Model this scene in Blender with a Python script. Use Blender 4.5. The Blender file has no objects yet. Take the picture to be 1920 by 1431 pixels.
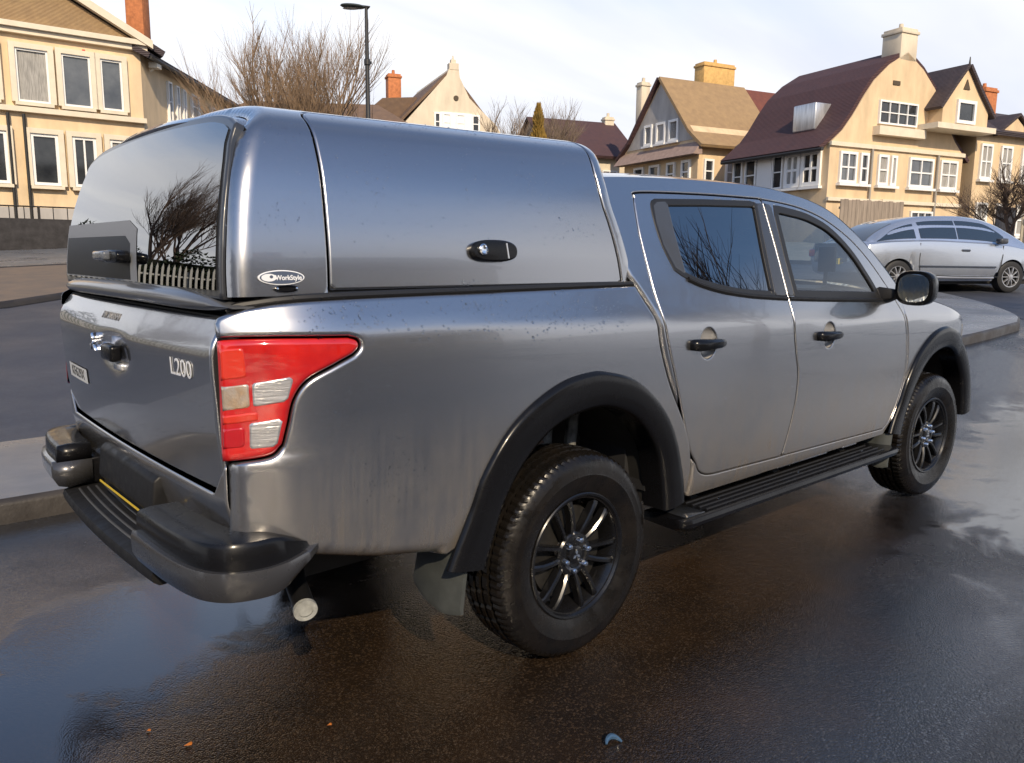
import bpy, bmesh, math, random
import numpy as np
from mathutils import Vector, Matrix
from mathutils.geometry import delaunay_2d_cdt

S = bpy.context.scene
COL = S.collection
R = math.radians

# ------------------------------------------------------------------ camera
cam_d = bpy.data.cameras.new('camera')
cam = bpy.data.objects.new('camera', cam_d)
COL.objects.link(cam)
def cam_matrix(pos, yaw, pitch, roll):
    cy, sy, cp, sp = math.cos(yaw), math.sin(yaw), math.cos(pitch), math.sin(pitch)
    f = Vector((cp*cy, cp*sy, sp)); r = Vector((sy, -cy, 0)); u = r.cross(f)
    r2 = r*math.cos(roll)+u*math.sin(roll); u2 = -r*math.sin(roll)+u*math.cos(roll)
    m = Matrix((( r2.x, u2.x, -f.x, pos[0]), (r2.y, u2.y, -f.y, pos[1]), (r2.z, u2.z, -f.z, pos[2]), (0, 0, 0, 1)))
    return m
cam.matrix_world = cam_matrix((-1.9326, -2.6949, 1.4065), R(48.6386), R(-9.0062), R(.5354))
cam_d.sensor_width = 36.0
cam_d.lens = 1493.25/1920*36.0
cam_d.clip_start = 0.05
cam_d.clip_end = 3000
S.camera = cam

# ------------------------------------------------------------------ light
SUN_AZ, SUN_EL = R(-115), R(34)
w = bpy.data.worlds.new('World'); S.world = w; w.use_nodes = True
nt = w.node_tree; nt.nodes.clear()
def N(nt, t, **k):
    n = nt.nodes.new(t)
    for a, b in k.items():
        if a.startswith('i_'):
            n.inputs[a[2:].replace('_', ' ')].default_value = b
        else:
            setattr(n, a, b)
    return n
def build_world():
    L = nt.links.new
    out = N(nt, 'ShaderNodeOutputWorld'); mix = N(nt, 'ShaderNodeMixShader')
    sky = N(nt, 'ShaderNodeTexSky', sky_type='NISHITA', sun_disc=False, sun_elevation=SUN_EL,
            sun_rotation=R(90)-SUN_AZ, altitude=60, air_density=1.0, dust_density=0.4, ozone_density=4.0)
    b1 = N(nt, 'ShaderNodeBackground', i_Strength=0.135)
    b2 = N(nt, 'ShaderNodeBackground', i_Strength=1.0)
    tc = N(nt, 'ShaderNodeTexCoord'); sep = N(nt, 'ShaderNodeSeparateXYZ')
    L(tc.outputs['Generated'], sep.inputs[0])
    zc = N(nt, 'ShaderNodeMath', operation='MAXIMUM'); zc.inputs[1].default_value = 0.0
    L(sep.outputs['Z'], zc.inputs[0])
    zp = N(nt, 'ShaderNodeMath', operation='ADD'); zp.inputs[1].default_value = 0.16
    L(zc.outputs[0], zp.inputs[0])
    dv = N(nt, 'ShaderNodeVectorMath', operation='DIVIDE'); cmb = N(nt, 'ShaderNodeCombineXYZ')
    for i in range(3): L(zp.outputs[0], cmb.inputs[i])
    L(tc.outputs['Generated'], dv.inputs[0]); L(cmb.outputs[0], dv.inputs[1])
    sc = N(nt, 'ShaderNodeVectorMath', operation='MULTIPLY'); sc.inputs[1].default_value = (0.55, 1.0, 0.0)
    L(dv.outputs[0], sc.inputs[0])
    n1 = N(nt, 'ShaderNodeTexNoise', i_Scale=0.62, i_Detail=6.0, i_Roughness=0.55, i_Distortion=0.4)
    of = N(nt, 'ShaderNodeVectorMath', operation='ADD'); of.inputs[1].default_value = (3.1, 1.7, 0.0); L(sc.outputs[0], of.inputs[0])
    L(of.outputs[0], n1.inputs['Vector'])
    # thin cloud: closed towards the horizon, breaking up overhead
    hz = N(nt, 'ShaderNodeMapRange', interpolation_type='SMOOTHSTEP')
    hz.inputs['From Min'].default_value = 0.14; hz.inputs['From Max'].default_value = 0.48
    hz.inputs['To Min'].default_value = 0.56; hz.inputs['To Max'].default_value = -0.02
    L(zc.outputs[0], hz.inputs['Value'])
    ad = N(nt, 'ShaderNodeMath', operation='ADD'); L(n1.outputs['Fac'], ad.inputs[0]); L(hz.outputs[0], ad.inputs[1])
    rmp = N(nt, 'ShaderNodeMapRange', interpolation_type='SMOOTHSTEP')
    rmp.inputs['From Min'].default_value = 0.42; rmp.inputs['From Max'].default_value = 0.95
    L(ad.outputs[0], rmp.inputs['Value'])
    # cloud brightness: soft grey bellies
    n2 = N(nt, 'ShaderNodeTexNoise', i_Scale=1.1, i_Detail=5.0, i_Roughness=0.5, i_Distortion=0.3)
    sc2 = N(nt, 'ShaderNodeVectorMath', operation='MULTIPLY'); sc2.inputs[1].default_value = (0.35, 1.2, 0.0)
    L(dv.outputs[0], sc2.inputs[0]); L(sc2.outputs[0], n2.inputs['Vector'])
    cr = N(nt, 'ShaderNodeValToRGB')
    cr.color_ramp.elements[0].position = 0.33; cr.color_ramp.elements[0].color = (0.58, 0.605, 0.68, 1)
    cr.color_ramp.elements[1].position = 0.60; cr.color_ramp.elements[1].color = (0.78, 0.785, 0.80, 1)
    L(n2.outputs['Fac'], cr.inputs[0])
    L(sky.outputs[0], b1.inputs['Color']); L(cr.outputs[0], b2.inputs['Color'])
    L(rmp.outputs[0], mix.inputs[0]); L(b1.outputs[0], mix.inputs[1]); L(b2.outputs[0], mix.inputs[2])
    L(mix.outputs[0], out.inputs[0])
build_world()
sd = bpy.data.lights.new('sun', 'SUN'); sd.energy = 3.3; sd.angle = R(0.6); sd.color = (1.0, 0.82, 0.58)
sun = bpy.data.objects.new('sun', sd); COL.objects.link(sun)
sv = Vector((math.cos(SUN_EL)*math.cos(SUN_AZ), math.cos(SUN_EL)*math.sin(SUN_AZ), math.sin(SUN_EL)))
sun.rotation_euler = sv.to_track_quat('Z', 'Y').to_euler()
sun.location = sv*60
S.view_settings.view_transform = 'Standard'
S.view_settings.look = 'None'
S.view_settings.exposure = 0.55
S.view_settings.gamma = 1.0
S.view_settings.use_curve_mapping = False
S.render.engine = 'CYCLES'
S.cycles.max_bounces = 10
S.cycles.transparent_max_bounces = 16
S.cycles.caustics_reflective = False
S.cycles.caustics_refractive = False

# ------------------------------------------------------------------ materials
MATS = {}
def mat(name, base=(.5, .5, .5), rough=.5, metal=0., coat=0., coat_rough=.03, spec=.5, var=0., var_scale=4., var2=None,
        bump=0., bump_scale=60., bump_dist=.002, trans=0., ior=1.45, alpha=1., emit=None, emit_s=0., rvar=0., rscale=6., stretch=None, sheen=0.):
    if name in MATS: return MATS[name]
    m = bpy.data.materials.new(name); m.use_nodes = True
    t = m.node_tree; b = t.nodes['Principled BSDF']; L = t.links.new
    b.inputs['Base Color'].default_value = (*base, 1); b.inputs['Roughness'].default_value = rough
    b.inputs['Metallic'].default_value = metal; b.inputs['Coat Weight'].default_value = coat
    b.inputs['Coat Roughness'].default_value = coat_rough; b.inputs['Specular IOR Level'].default_value = spec
    b.inputs['Transmission Weight'].default_value = trans; b.inputs['IOR'].default_value = ior
    b.inputs['Alpha'].default_value = alpha
    if emit: b.inputs['Emission Color'].default_value = (*emit, 1); b.inputs['Emission Strength'].default_value = emit_s
    tc = N(t, 'ShaderNodeTexCoord'); src = tc.outputs['Object']
    if stretch:
        mp = N(t, 'ShaderNodeMapping'); mp.inputs['Scale'].default_value = stretch; L(src, mp.inputs[0]); src = mp.outputs[0]
    if var > 0:
        n = N(t, 'ShaderNodeTexNoise', i_Scale=var_scale, i_Detail=6., i_Roughness=.62); L(src, n.inputs['Vector'])
        mx = N(t, 'ShaderNodeMix', data_type='RGBA')
        c2 = var2 if var2 else tuple(min(1, c*(1+var)) for c in base)
        c1 = base if var2 else tuple(c*(1-var) for c in base)
        mx.inputs['A'].default_value = (*c1, 1); mx.inputs['B'].default_value = (*c2, 1)
        mr = N(t, 'ShaderNodeMapRange', i_From_Min=.32, i_From_Max=.68) if False else N(t, 'ShaderNodeMapRange')
        mr.inputs['From Min'].default_value = .3; mr.inputs['From Max'].default_value = .7
        L(n.outputs['Fac'], mr.inputs['Value']); L(mr.outputs[0], mx.inputs['Factor']); L(mx.outputs['Result'], b.inputs['Base Color'])
    if rvar > 0:
        n = N(t, 'ShaderNodeTexNoise', i_Scale=rscale, i_Detail=5., i_Roughness=.6); L(src, n.inputs['Vector'])
        mr = N(t, 'ShaderNodeMapRange'); mr.inputs['From Min'].default_value = .35; mr.inputs['From Max'].default_value = .68
        mr.inputs['To Min'].default_value = max(0.02, rough-rvar); mr.inputs['To Max'].default_value = min(1, rough+rvar)
        L(n.outputs['Fac'], mr.inputs['Value']); L(mr.outputs[0], b.inputs['Roughness'])
    if bump > 0:
        n = N(t, 'ShaderNodeTexNoise', i_Scale=bump_scale, i_Detail=4., i_Roughness=.6); L(src, n.inputs['Vector'])
        bp = N(t, 'ShaderNodeBump', i_Strength=bump, i_Distance=bump_dist); L(n.outputs['Fac'], bp.inputs['Height'])
        L(bp.outputs[0], b.inputs['Normal'])
    MATS[name] = m
    return m

# ------------------------------------------------------------------ object helpers
def link(o, parent=None):
    COL.objects.link(o)
    if parent is not None: o.parent = parent
    return o
def tag(o, label=None, cat=None, group=None, kind=None):
    if label: o['label'] = label
    if cat: o['category'] = cat
    if group: o['group'] = group
    if kind: o['kind'] = kind
    return o
def empty(name, loc=(0, 0, 0), rz=0., label=None, cat=None, group=None):
    o = bpy.data.objects.new(name, None); o.location = loc; o.rotation_euler = (0, 0, rz); o.empty_display_size = .2
    link(o); return tag(o, label, cat, group)
def mesh_obj(name, V, F, m, parent=None, normals=None, smooth=False):
    me = bpy.data.meshes.new(name)
    me.from_pydata([tuple(v) for v in np.asarray(V, float).tolist()], [], [tuple(f) for f in F])
    if smooth or normals is not None: me.polygons.foreach_set('use_smooth', [True]*len(me.polygons))
    me.validate()
    if normals is not None:
        me.normals_split_custom_set_from_vertices([tuple(n) for n in np.asarray(normals, float).tolist()])
    if m is not None: me.materials.append(m)
    me.update()
    return link(bpy.data.objects.new(name, me), parent)
def mirror_y(o, name=None, parent=None):
    """mirror image of a mesh object across the truck's centre plane"""
    me = o.data
    V = np.zeros(len(me.vertices)*3); me.vertices.foreach_get('co', V); V = V.reshape(-1, 3)*[1, -1, 1]
    F = [tuple(reversed(p.vertices)) for p in me.polygons]
    nr = np.zeros(len(me.vertices)*3) if o.get('_cn') else None
    nn = None
    if o.get('_cn'):
        nn = np.array(NORMALS[me.name])*[1, -1, 1]
    q = mesh_obj(name or o.name.split('.')[0], V, F, None, parent if parent is not None else o.parent, normals=nn,
                 smooth=(len(me.polygons) > 0 and me.polygons[0].use_smooth))
    for mt in me.materials: q.data.materials.append(mt)
    q.data.polygons.foreach_set('material_index', [p.material_index for p in me.polygons])
    return q
NORMALS = {}
class MB:
    """collects simple solids into one mesh"""
    def __init__(s): s.V = []; s.F = []; s.M = []
    def add(s, V, F, mi=0):
        o = len(s.V); s.V += [tuple(v) for v in V]; s.F += [tuple(i+o for i in f) for f in F]; s.M += [mi]*len(F); return s
    def box(s, a, b, mi=0):
        (x0, y0, z0), (x1, y1, z1) = a, b
        V = [(x0, y0, z0), (x1, y0, z0), (x1, y1, z0), (x0, y1, z0), (x0, y0, z1), (x1, y0, z1), (x1, y1, z1), (x0, y1, z1)]
        return s.add(V, [(3, 2, 1, 0), (4, 5, 6, 7), (0, 1, 5, 4), (1, 2, 6, 5), (2, 3, 7, 6), (3, 0, 4, 7)], mi)
    def prism(s, poly, d, ax=1, mi=0):
        """poly in the plane perpendicular to axis ax, extruded from d[0] to d[1]"""
        n = len(poly)
        def P(p, k):
            q = list(p); q.insert(ax, k); return tuple(q)
        V = [P(p, d[0]) for p in poly]+[P(p, d[1]) for p in poly]
        F = [tuple(range(n)), tuple(range(2*n-1, n-1, -1))]+[(i, n+i, n+(i+1) % n, (i+1) % n) for i in range(n)]
        return s.add(V, F, mi)
    def tube(s, pts, rad, n=8, mi=0, cap=True):
        pts = [Vector(p) for p in pts]
        rs = rad if isinstance(rad, (list, tuple)) else [rad]*len(pts)
        V = []; F = []; up = Vector((0, 0, 1)); prev = None
        for i, p in enumerate(pts):
            t = (pts[min(i+1, len(pts)-1)]-pts[max(i-1, 0)]).normalized()
            if prev is None:
                a = t.cross(up if abs(t.z) < .95 else Vector((1, 0, 0))).normalized()
            else:
                a = (prev-t*prev.dot(t))
                a = a.normalized() if a.length > 1e-6 else t.orthogonal().normalized()
            prev = a; b = t.cross(a)
            for k in range(n):
                an = 2*math.pi*k/n; V.append(p+(a*math.cos(an)+b*math.sin(an))*rs[i])
        for i in range(len(pts)-1):
            for k in range(n):
                F.append((i*n+k, i*n+(k+1) % n, (i+1)*n+(k+1) % n, (i+1)*n+k))
        if cap:
            F.append(tuple(range(n-1, -1, -1))); F.append(tuple(range((len(pts)-1)*n, len(pts)*n)))
        return s.add(V, F, mi)
    def loft(s, rings, closed=True, cap=True, mi=0):
        n = len(rings[0]); V = [p for r in rings for p in r]; F = []
        for i in range(len(rings)-1):
            for k in range(n if closed else n-1):
                F.append((i*n+k, i*n+(k+1) % n, (i+1)*n+(k+1) % n, (i+1)*n+k))
        if cap and closed:
            F.append(tuple(range(n-1, -1, -1))); F.append(tuple(range((len(rings)-1)*n, len(rings)*n)))
        return s.add(V, F, mi)
    def revolve(s, prof, c=(0, 0, 0), ax=1, n=48, mi=0, closed=False):
        """prof: list of (radius, offset along axis ax)"""
        V = []; F = []; m = len(prof)
        for k in range(n):
            a = 2*math.pi*k/n
            for r, h in prof:
                u, v = r*math.cos(a), r*math.sin(a)
                p = {1: (c[0]+u, c[1]+h, c[2]+v), 2: (c[0]+u, c[1]+v, c[2]+h), 0: (c[0]+h, c[1]+u, c[2]+v)}[ax]
                V.append(p)
        for k in range(n):
            for j in range(m if closed else m-1):
                a0, a1 = k*m+j, k*m+(j+1) % m; b0, b1 = ((k+1) % n)*m+j, ((k+1) % n)*m+(j+1) % m
                F.append((a0, a1, b1, b0))
        return s.add(V, F, mi)
    def build(s, name, mats, parent=None, smooth=False, bevel=0., seg=2, angle=35, fixn=True):
        if not isinstance(mats, (list, tuple)): mats = [mats]
        o = mesh_obj(name, s.V, s.F, None, parent)
        for m in mats: o.data.materials.append(m)
        if len(mats) > 1: o.data.polygons.foreach_set('material_index', s.M[:len(o.data.polygons)])
        if fixn or bevel > 0:
            bm = bmesh.new(); bm.from_mesh(o.data)
            if bevel > 0:
                bmesh.ops.remove_doubles(bm, verts=bm.verts, dist=1e-5)
            bmesh.ops.recalc_face_normals(bm, faces=bm.faces)
            if bevel > 0:
                es = [e for e in bm.edges if len(e.link_faces) == 2 and e.calc_face_angle(0) > R(angle)]
                bmesh.ops.bevel(bm, geom=es, offset=bevel, segments=seg, affect='EDGES', profile=.5, clamp_overlap=True)
            bm.to_mesh(o.data); bm.free()
        if smooth or bevel > 0:
            o.data.polygons.foreach_set('use_smooth', [True]*len(o.data.polygons))
            o.data.set_sharp_from_angle(angle=R(angle if smooth else 50))
        return o
def pchip(xs, ys):
    xs = np.array(xs, float); ys = np.array(ys, float); h = np.diff(xs); d = np.diff(ys)/h
    m = np.zeros(len(xs)); m[0] = d[0]; m[-1] = d[-1]
    for i in range(1, len(xs)-1):
        if d[i-1]*d[i] > 0:
            w1 = 2*h[i]+h[i-1]; w2 = h[i]+2*h[i-1]; m[i] = (w1+w2)/(w1/d[i-1]+w2/d[i])
    def f(x):
        x = np.clip(np.asarray(x, float), xs[0], xs[-1]); i = np.clip(np.searchsorted(xs, x)-1, 0, len(xs)-2)
        t = (x-xs[i])/h[i]; t2 = t*t; t3 = t2*t
        return (2*t3-3*t2+1)*ys[i]+(t3-2*t2+t)*h[i]*m[i]+(-2*t3+3*t2)*ys[i+1]+(t3-t2)*h[i]*m[i+1]
    return f
def sst(a, b, x):
    t = np.clip((np.asarray(x, float)-a)/(b-a), 0, 1); return t*t*(3-2*t)
def dense(poly, step, closed=True):
    out = []; n = len(poly)
    for i in range(n if closed else n-1):
        a = np.array(poly[i], float); b = np.array(poly[(i+1) % n], float); k = max(1, int(math.ceil(np.linalg.norm(b-a)/step)))
        for j in range(k): out.append(a+(b-a)*j/k)
    if not closed: out.append(np.array(poly[-1], float))
    return np.array(out)
def spline(pts, n=8, closed=False):
    """Catmull-Rom through the points"""
    P = [np.array(p, float) for p in pts]; out = []; m = len(P)
    for i in range(m if closed else m-1):
        p0 = P[(i-1) % m] if closed or i > 0 else 2*P[0]-P[1]
        p1 = P[i]; p2 = P[(i+1) % m]; p3 = P[(i+2) % m] if closed or i+2 < m else 2*P[-1]-P[-2]
        for j in range(n):
            t = j/n; out.append(.5*((2*p1)+(-p0+p2)*t+(2*p0-5*p1+4*p2-p3)*t*t+(-p0+3*p1-3*p2+p3)*t**3))
    if not closed: out.append(P[-1])
    return [tuple(p) for p in out]
def inside(poly, Q):
    x, y = Q[:, 0], Q[:, 1]; r = np.zeros(len(Q), bool); n = len(poly)
    for i in range(n):
        x0, y0 = poly[i]; x1, y1 = poly[(i+1) % n]
        c = (y0 > y) != (y1 > y)
        with np.errstate(divide='ignore', invalid='ignore'):
            xi = (x1-x0)*(y-y0)/((y1-y0) if y1 != y0 else 1e-12)+x0
        r ^= c & (x < xi)
    return r
def dist_poly(line, Q, closed):
    A = np.array(line, float); B = np.roll(A, -1, 0)
    if not closed: A, B = A[:-1], B[:-1]
    best = np.full(len(Q), 1e9); foot = np.zeros_like(Q)
    for a, b in zip(A, B):
        d = b-a; L2 = d@d
        if L2 < 1e-14: continue
        t = np.clip(((Q-a)@d)/L2, 0, 1); f = a+t[:, None]*d; dd = np.linalg.norm(Q-f, axis=1)
        k = dd < best; best[k] = dd[k]; foot[k] = f[k]
    return best, foot
def panel(name, outline, P, m, parent=None, holes=(), rolls=None, e=.010, step=.035, flange=.03, lift=0., bstep=.02, out=None):
    """curved sheet-metal panel: outline in (u,v), P(u,v)->xyz; edges roll over with radius e and return inwards"""
    O = dense(outline, bstep); H = [dense(h, bstep) for h in holes]
    if rolls is None: rolls = [(O, True, e)]+[(h, True, e) for h in H]
    else: rolls = [(np.array(l, float), c, r) for l, c, r in rolls]
    loops = [O]+H
    pts = [p for l in loops for p in l]; edges = []; k = 0
    for l in loops:
        n = len(l); edges += [(k+i, k+(i+1) % n) for i in range(n)]; k += n
    nb = k
    allp = []
    lo, hi = O.min(0), O.max(0)
    gx = np.arange(lo[0]+step*.5, hi[0], step); gy = np.arange(lo[1]+step*.5, hi[1], step)
    G = np.array([(a+(step*.5 if j % 2 else 0), b) for j, b in enumerate(gy) for a in gx])
    cand = [(G, step*.55)] if len(G) else []
    for l, c, r in rolls:
        if r < .002: continue
        D = dense([tuple(q) for q in l], max(bstep, r*.9), c)
        tn = np.roll(D, -1, 0)-np.roll(D, 1, 0); nn = np.stack([-tn[:, 1], tn[:, 0]], 1); nn /= np.linalg.norm(nn, axis=1)[:, None]+1e-12
        for fr in (.12, .38, .7, 1.05):
            for sg in (1, -1): cand.append((D+sg*nn*r*fr, r*fr*.82))
    for Q, md in cand:
        ok = inside(O, Q)
        for h in H: ok &= ~inside(h, Q)
        Q = Q[ok]
        if not len(Q): continue
        dm = np.full(len(Q), 1e9)
        for l in loops: dm = np.minimum(dm, dist_poly(l, Q, True)[0])
        Q = Q[dm > max(md*.98, .0012)]
        allp.append(Q)
    if len(allp) > 1:                                   # grid points keep clear of the roll rings
        g = allp[0]; rest = np.concatenate(allp[1:]) if len(allp) > 1 else np.zeros((0, 2))
        if len(rest) and len(g):
            mask = np.ones(len(g), bool)
            for i in range(0, len(g), 400):
                d = np.min(np.linalg.norm(g[i:i+400, None]-rest[None], axis=2), 1); mask[i:i+400] = d > step*.3
            allp[0] = g[mask]
    inner = np.concatenate(allp) if allp else np.zeros((0, 2))
    vc = [Vector((float(a), float(b))) for a, b in pts]+[Vector((float(a), float(b))) for a, b in inner]
    r = delaunay_2d_cdt(vc, edges, [], 0, 1e-6)
    UV = np.array([(v.x, v.y) for v in r[0]]); T = np.array(r[2])
    cen = UV[T].mean(1); ok = inside(O, cen)
    for h in H: ok &= ~inside(h, cen)
    T = T[ok]
    # ordered boundary: map input boundary verts to output
    omap = {}
    for oi, src in enumerate(r[3]):
        for s_ in src:
            if s_ not in omap: omap[s_] = oi
    h_ = 1e-4
    def base(U):
        p = P(U[:, 0], U[:, 1]); pu = (P(U[:, 0]+h_, U[:, 1])-P(U[:, 0]-h_, U[:, 1]))/(2*h_); pv = (P(U[:, 0], U[:, 1]+h_)-P(U[:, 0], U[:, 1]-h_))/(2*h_)
        n = np.cross(pu, pv); n /= np.linalg.norm(n, axis=1)[:, None]+1e-12
        return p, pu, pv, n
    p, pu, pv, n = base(UV)
    if out is not None:
        s_ = np.sign((n*np.array(out)).sum(1).mean()); n = n*s_
    else: s_ = 1.
    roll = np.zeros(len(UV)); NN = n.copy(); G3 = np.zeros_like(n)
    for l, c, rr in rolls:
        if rr <= 0: continue
        d, ft = dist_poly(l, UV, c); q = d < rr
        th = np.clip((rr-d)/rr, 0, 1); dq = .06*rr+.94*np.minimum(d, rr); roll += np.where(q, rr-np.sqrt(np.maximum(rr*rr-(rr-dq)**2, 0)), 0)
        g = ft-UV; gl = np.linalg.norm(g, axis=1)[:, None]
        tiny = gl[:, 0] < 1e-7
        g = g/(gl+1e-12)
        if tiny.any():                                   # on the boundary itself: outward normal of the polyline
            Lp = np.array(l); ti = np.where(tiny)[0]; nn_ = len(Lp)
            jj = np.argmin(np.linalg.norm(UV[ti][:, None]-Lp[None], axis=2), 1)
            ja = jj-1 if c else np.maximum(jj-1, 0); jb = (jj+1) % nn_ if c else np.minimum(jj+1, nn_-1)
            tt = Lp[jb]-Lp[ja]; nv = np.stack([-tt[:, 1], tt[:, 0]], 1); nv /= np.linalg.norm(nv, axis=1)[:, None]+1e-12
            tp = UV[ti]+nv*.003; ins = inside(O, tp)
            for h in H: ins &= ~inside(h, tp)
            g[ti] = np.where(ins[:, None], -nv, nv)
        g3 = g[:, :1]*pu+g[:, 1:]*pv; g3 /= np.linalg.norm(g3, axis=1)[:, None]+1e-12
        sn = np.where(q, th, 0)[:, None]*.94
        NN = NN*np.sqrt(1-sn**2)+g3*sn; NN /= np.linalg.norm(NN, axis=1)[:, None]+1e-12
    V = p-n*(roll-lift)[:, None]
    F = [tuple(t) if s_ > 0 else tuple(t[::-1]) for t in T]
    V = list(V); NL = list(NN)
    if flange > 0:
        k = 0
        for l in loops:
            m_ = len(l); ids = [omap[k+i] for i in range(m_)]; k += m_
            b0 = len(V)
            for i in ids:
                V.append(V[i]); NL.append(NN[i]*.3+0)
            for i in ids:
                V.append(V[i]-n[i]*flange); NL.append(NN[i])
            for i in range(m_):
                j = (i+1) % m_
                d3 = np.cross(V[b0+j]-V[b0+i], n[ids[i]])
                NL[b0+i] = NL[b0+i]  # refined below
                F.append((b0+i, b0+m_+i, b0+m_+j, b0+j))
            for i in range(m_):
                tg = V[b0+(i+1) % m_]-V[b0+i-1 if i else b0+m_-1]
                o_ = np.cross(tg, n[ids[i]]); o_ = o_/(np.linalg.norm(o_)+1e-12)
                if o_@NN[ids[i]] < 0: o_ = -o_
                NL[b0+i] = o_; NL[b0+m_+i] = o_
    NL = np.array(NL); NL /= np.linalg.norm(NL, axis=1)[:, None]+1e-12
    o = mesh_obj(name, V, F, m, parent, normals=NL)
    NORMALS[o.data.name] = NL; o['_cn'] = 1
    return o
# ================================================================== the pickup
def paint_mat():
    m = mat('grey_metallic_paint', (.150, .150, .158), rough=.27, metal=.97, coat=1., coat_rough=.035, spec=.5)
    t = m.node_tree; b = t.nodes['Principled BSDF']; L = t.links.new
    tc = N(t, 'ShaderNodeTexCoord')
    # fine metallic flake and a film of road dirt that thickens towards the sills
    fl = N(t, 'ShaderNodeTexNoise', i_Scale=900., i_Detail=1.); L(tc.outputs['Object'], fl.inputs['Vector'])
    dn = N(t, 'ShaderNodeTexNoise', i_Scale=5., i_Detail=7., i_Roughness=.65); L(tc.outputs['Object'], dn.inputs['Vector'])
    mp = N(t, 'ShaderNodeMapping'); mp.inputs['Scale'].default_value = (26, 26, 1.2); L(tc.outputs['Object'], mp.inputs[0])
    st = N(t, 'ShaderNodeTexNoise', i_Scale=2.2, i_Detail=4.); L(mp.outputs[0], st.inputs['Vector'])
    sp = N(t, 'ShaderNodeSeparateXYZ'); L(tc.outputs['Object'], sp.inputs[0])
    zr = N(t, 'ShaderNodeMapRange'); zr.inputs['From Min'].default_value = 1.0; zr.inputs['From Max'].default_value = .5
    L(sp.outputs['Z'], zr.inputs['Value'])
    ml = N(t, 'ShaderNodeMath', operation='MULTIPLY'); L(dn.outputs['Fac'], ml.inputs[0]); L(st.outputs['Fac'], ml.inputs[1])
    m2 = N(t, 'ShaderNodeMath', operation='MULTIPLY'); L(ml.outputs[0], m2.inputs[0]); L(zr.outputs[0], m2.inputs[1])
    m3 = N(t, 'ShaderNodeMath', operation='MULTIPLY', use_clamp=True); L(m2.outputs[0], m3.inputs[0]); m3.inputs[1].default_value = 2.6
    mx = N(t, 'ShaderNodeMix', data_type='RGBA'); mx.inputs['A'].default_value = (.44, .44, .455, 1); mx.inputs['B'].default_value = (.22, .19, .16, 1)
    L(m3.outputs[0], mx.inputs['Factor'])
    mf = N(t, 'ShaderNodeMix', data_type='RGBA', blend_type='MULTIPLY'); mf.inputs['Factor'].default_value = .25
    L(mx.outputs['Result'], mf.inputs['A']); L(fl.outputs['Color'], mf.inputs['B']); L(mf.outputs['Result'], b.inputs['Base Color'])
    me_ = N(t, 'ShaderNodeMapRange'); me_.inputs['To Min'].default_value = .96; me_.inputs['To Max'].default_value = .45; L(m3.outputs[0], me_.inputs['Value']); L(me_.outputs[0], b.inputs['Metallic'])
    cr = N(t, 'ShaderNodeMapRange'); cr.inputs['To Min'].default_value = .03; cr.inputs['To Max'].default_value = .30
    L(m3.outputs[0], cr.inputs['Value']); L(cr.outputs[0], b.inputs['Coat Roughness'])
    # beads of rain in the lacquer
    vo = N(t, 'ShaderNodeTexVoronoi', feature='F1', i_Scale=85.); L(tc.outputs['Object'], vo.inputs['Vector'])
    ms = N(t, 'ShaderNodeTexNoise', i_Scale=7., i_Detail=3.); L(tc.outputs['Object'], ms.inputs['Vector'])
    t1 = N(t, 'ShaderNodeMapRange', interpolation_type='SMOOTHSTEP'); t1.inputs['From Min'].default_value = .16; t1.inputs['From Max'].default_value = .02
    L(vo.outputs['Distance'], t1.inputs['Value'])
    t2 = N(t, 'ShaderNodeMapRange'); t2.inputs['From Min'].default_value = .5; t2.inputs['From Max'].default_value = .62
    L(ms.outputs['Fac'], t2.inputs['Value'])
    t3 = N(t, 'ShaderNodeMath', operation='MULTIPLY'); L(t1.outputs[0], t3.inputs[0]); L(t2.outputs[0], t3.inputs[1])
    bp = N(t, 'ShaderNodeBump', i_Strength=.5, i_Distance=.0012); L(t3.outputs[0], bp.inputs['Height'])
    L(bp.outputs[0], b.inputs['Coat Normal'])
    return m
PAINT = paint_mat()
GBLACK = mat('gloss_black_plastic', (.006, .006, .007), rough=.24, coat=.10, coat_rough=.06, spec=.25, rvar=.07, rscale=14, bump=.06, bump_scale=220, bump_dist=.001)
BLACK = mat('black_plastic', (.010, .010, .011), rough=.55, spec=.3, rvar=.12, rscale=20)
SEAL = mat('black_rubber_seal', (.010, .010, .011), rough=.5)
UNDER = mat('underbody_black', (.016, .015, .014), rough=.7, var=.5, var_scale=9)
CHROME = mat('chrome_trim', (.75, .76, .78), rough=.12, metal=1.)
SILVER = mat('silver_plastic', (.55, .56, .58), rough=.3, metal=.6)
RUST = mat('rusty_steel', (.11, .055, .028), rough=.8, var=.6, var_scale=22, var2=(.05, .035, .028), bump=.4, bump_scale=80)
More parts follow.
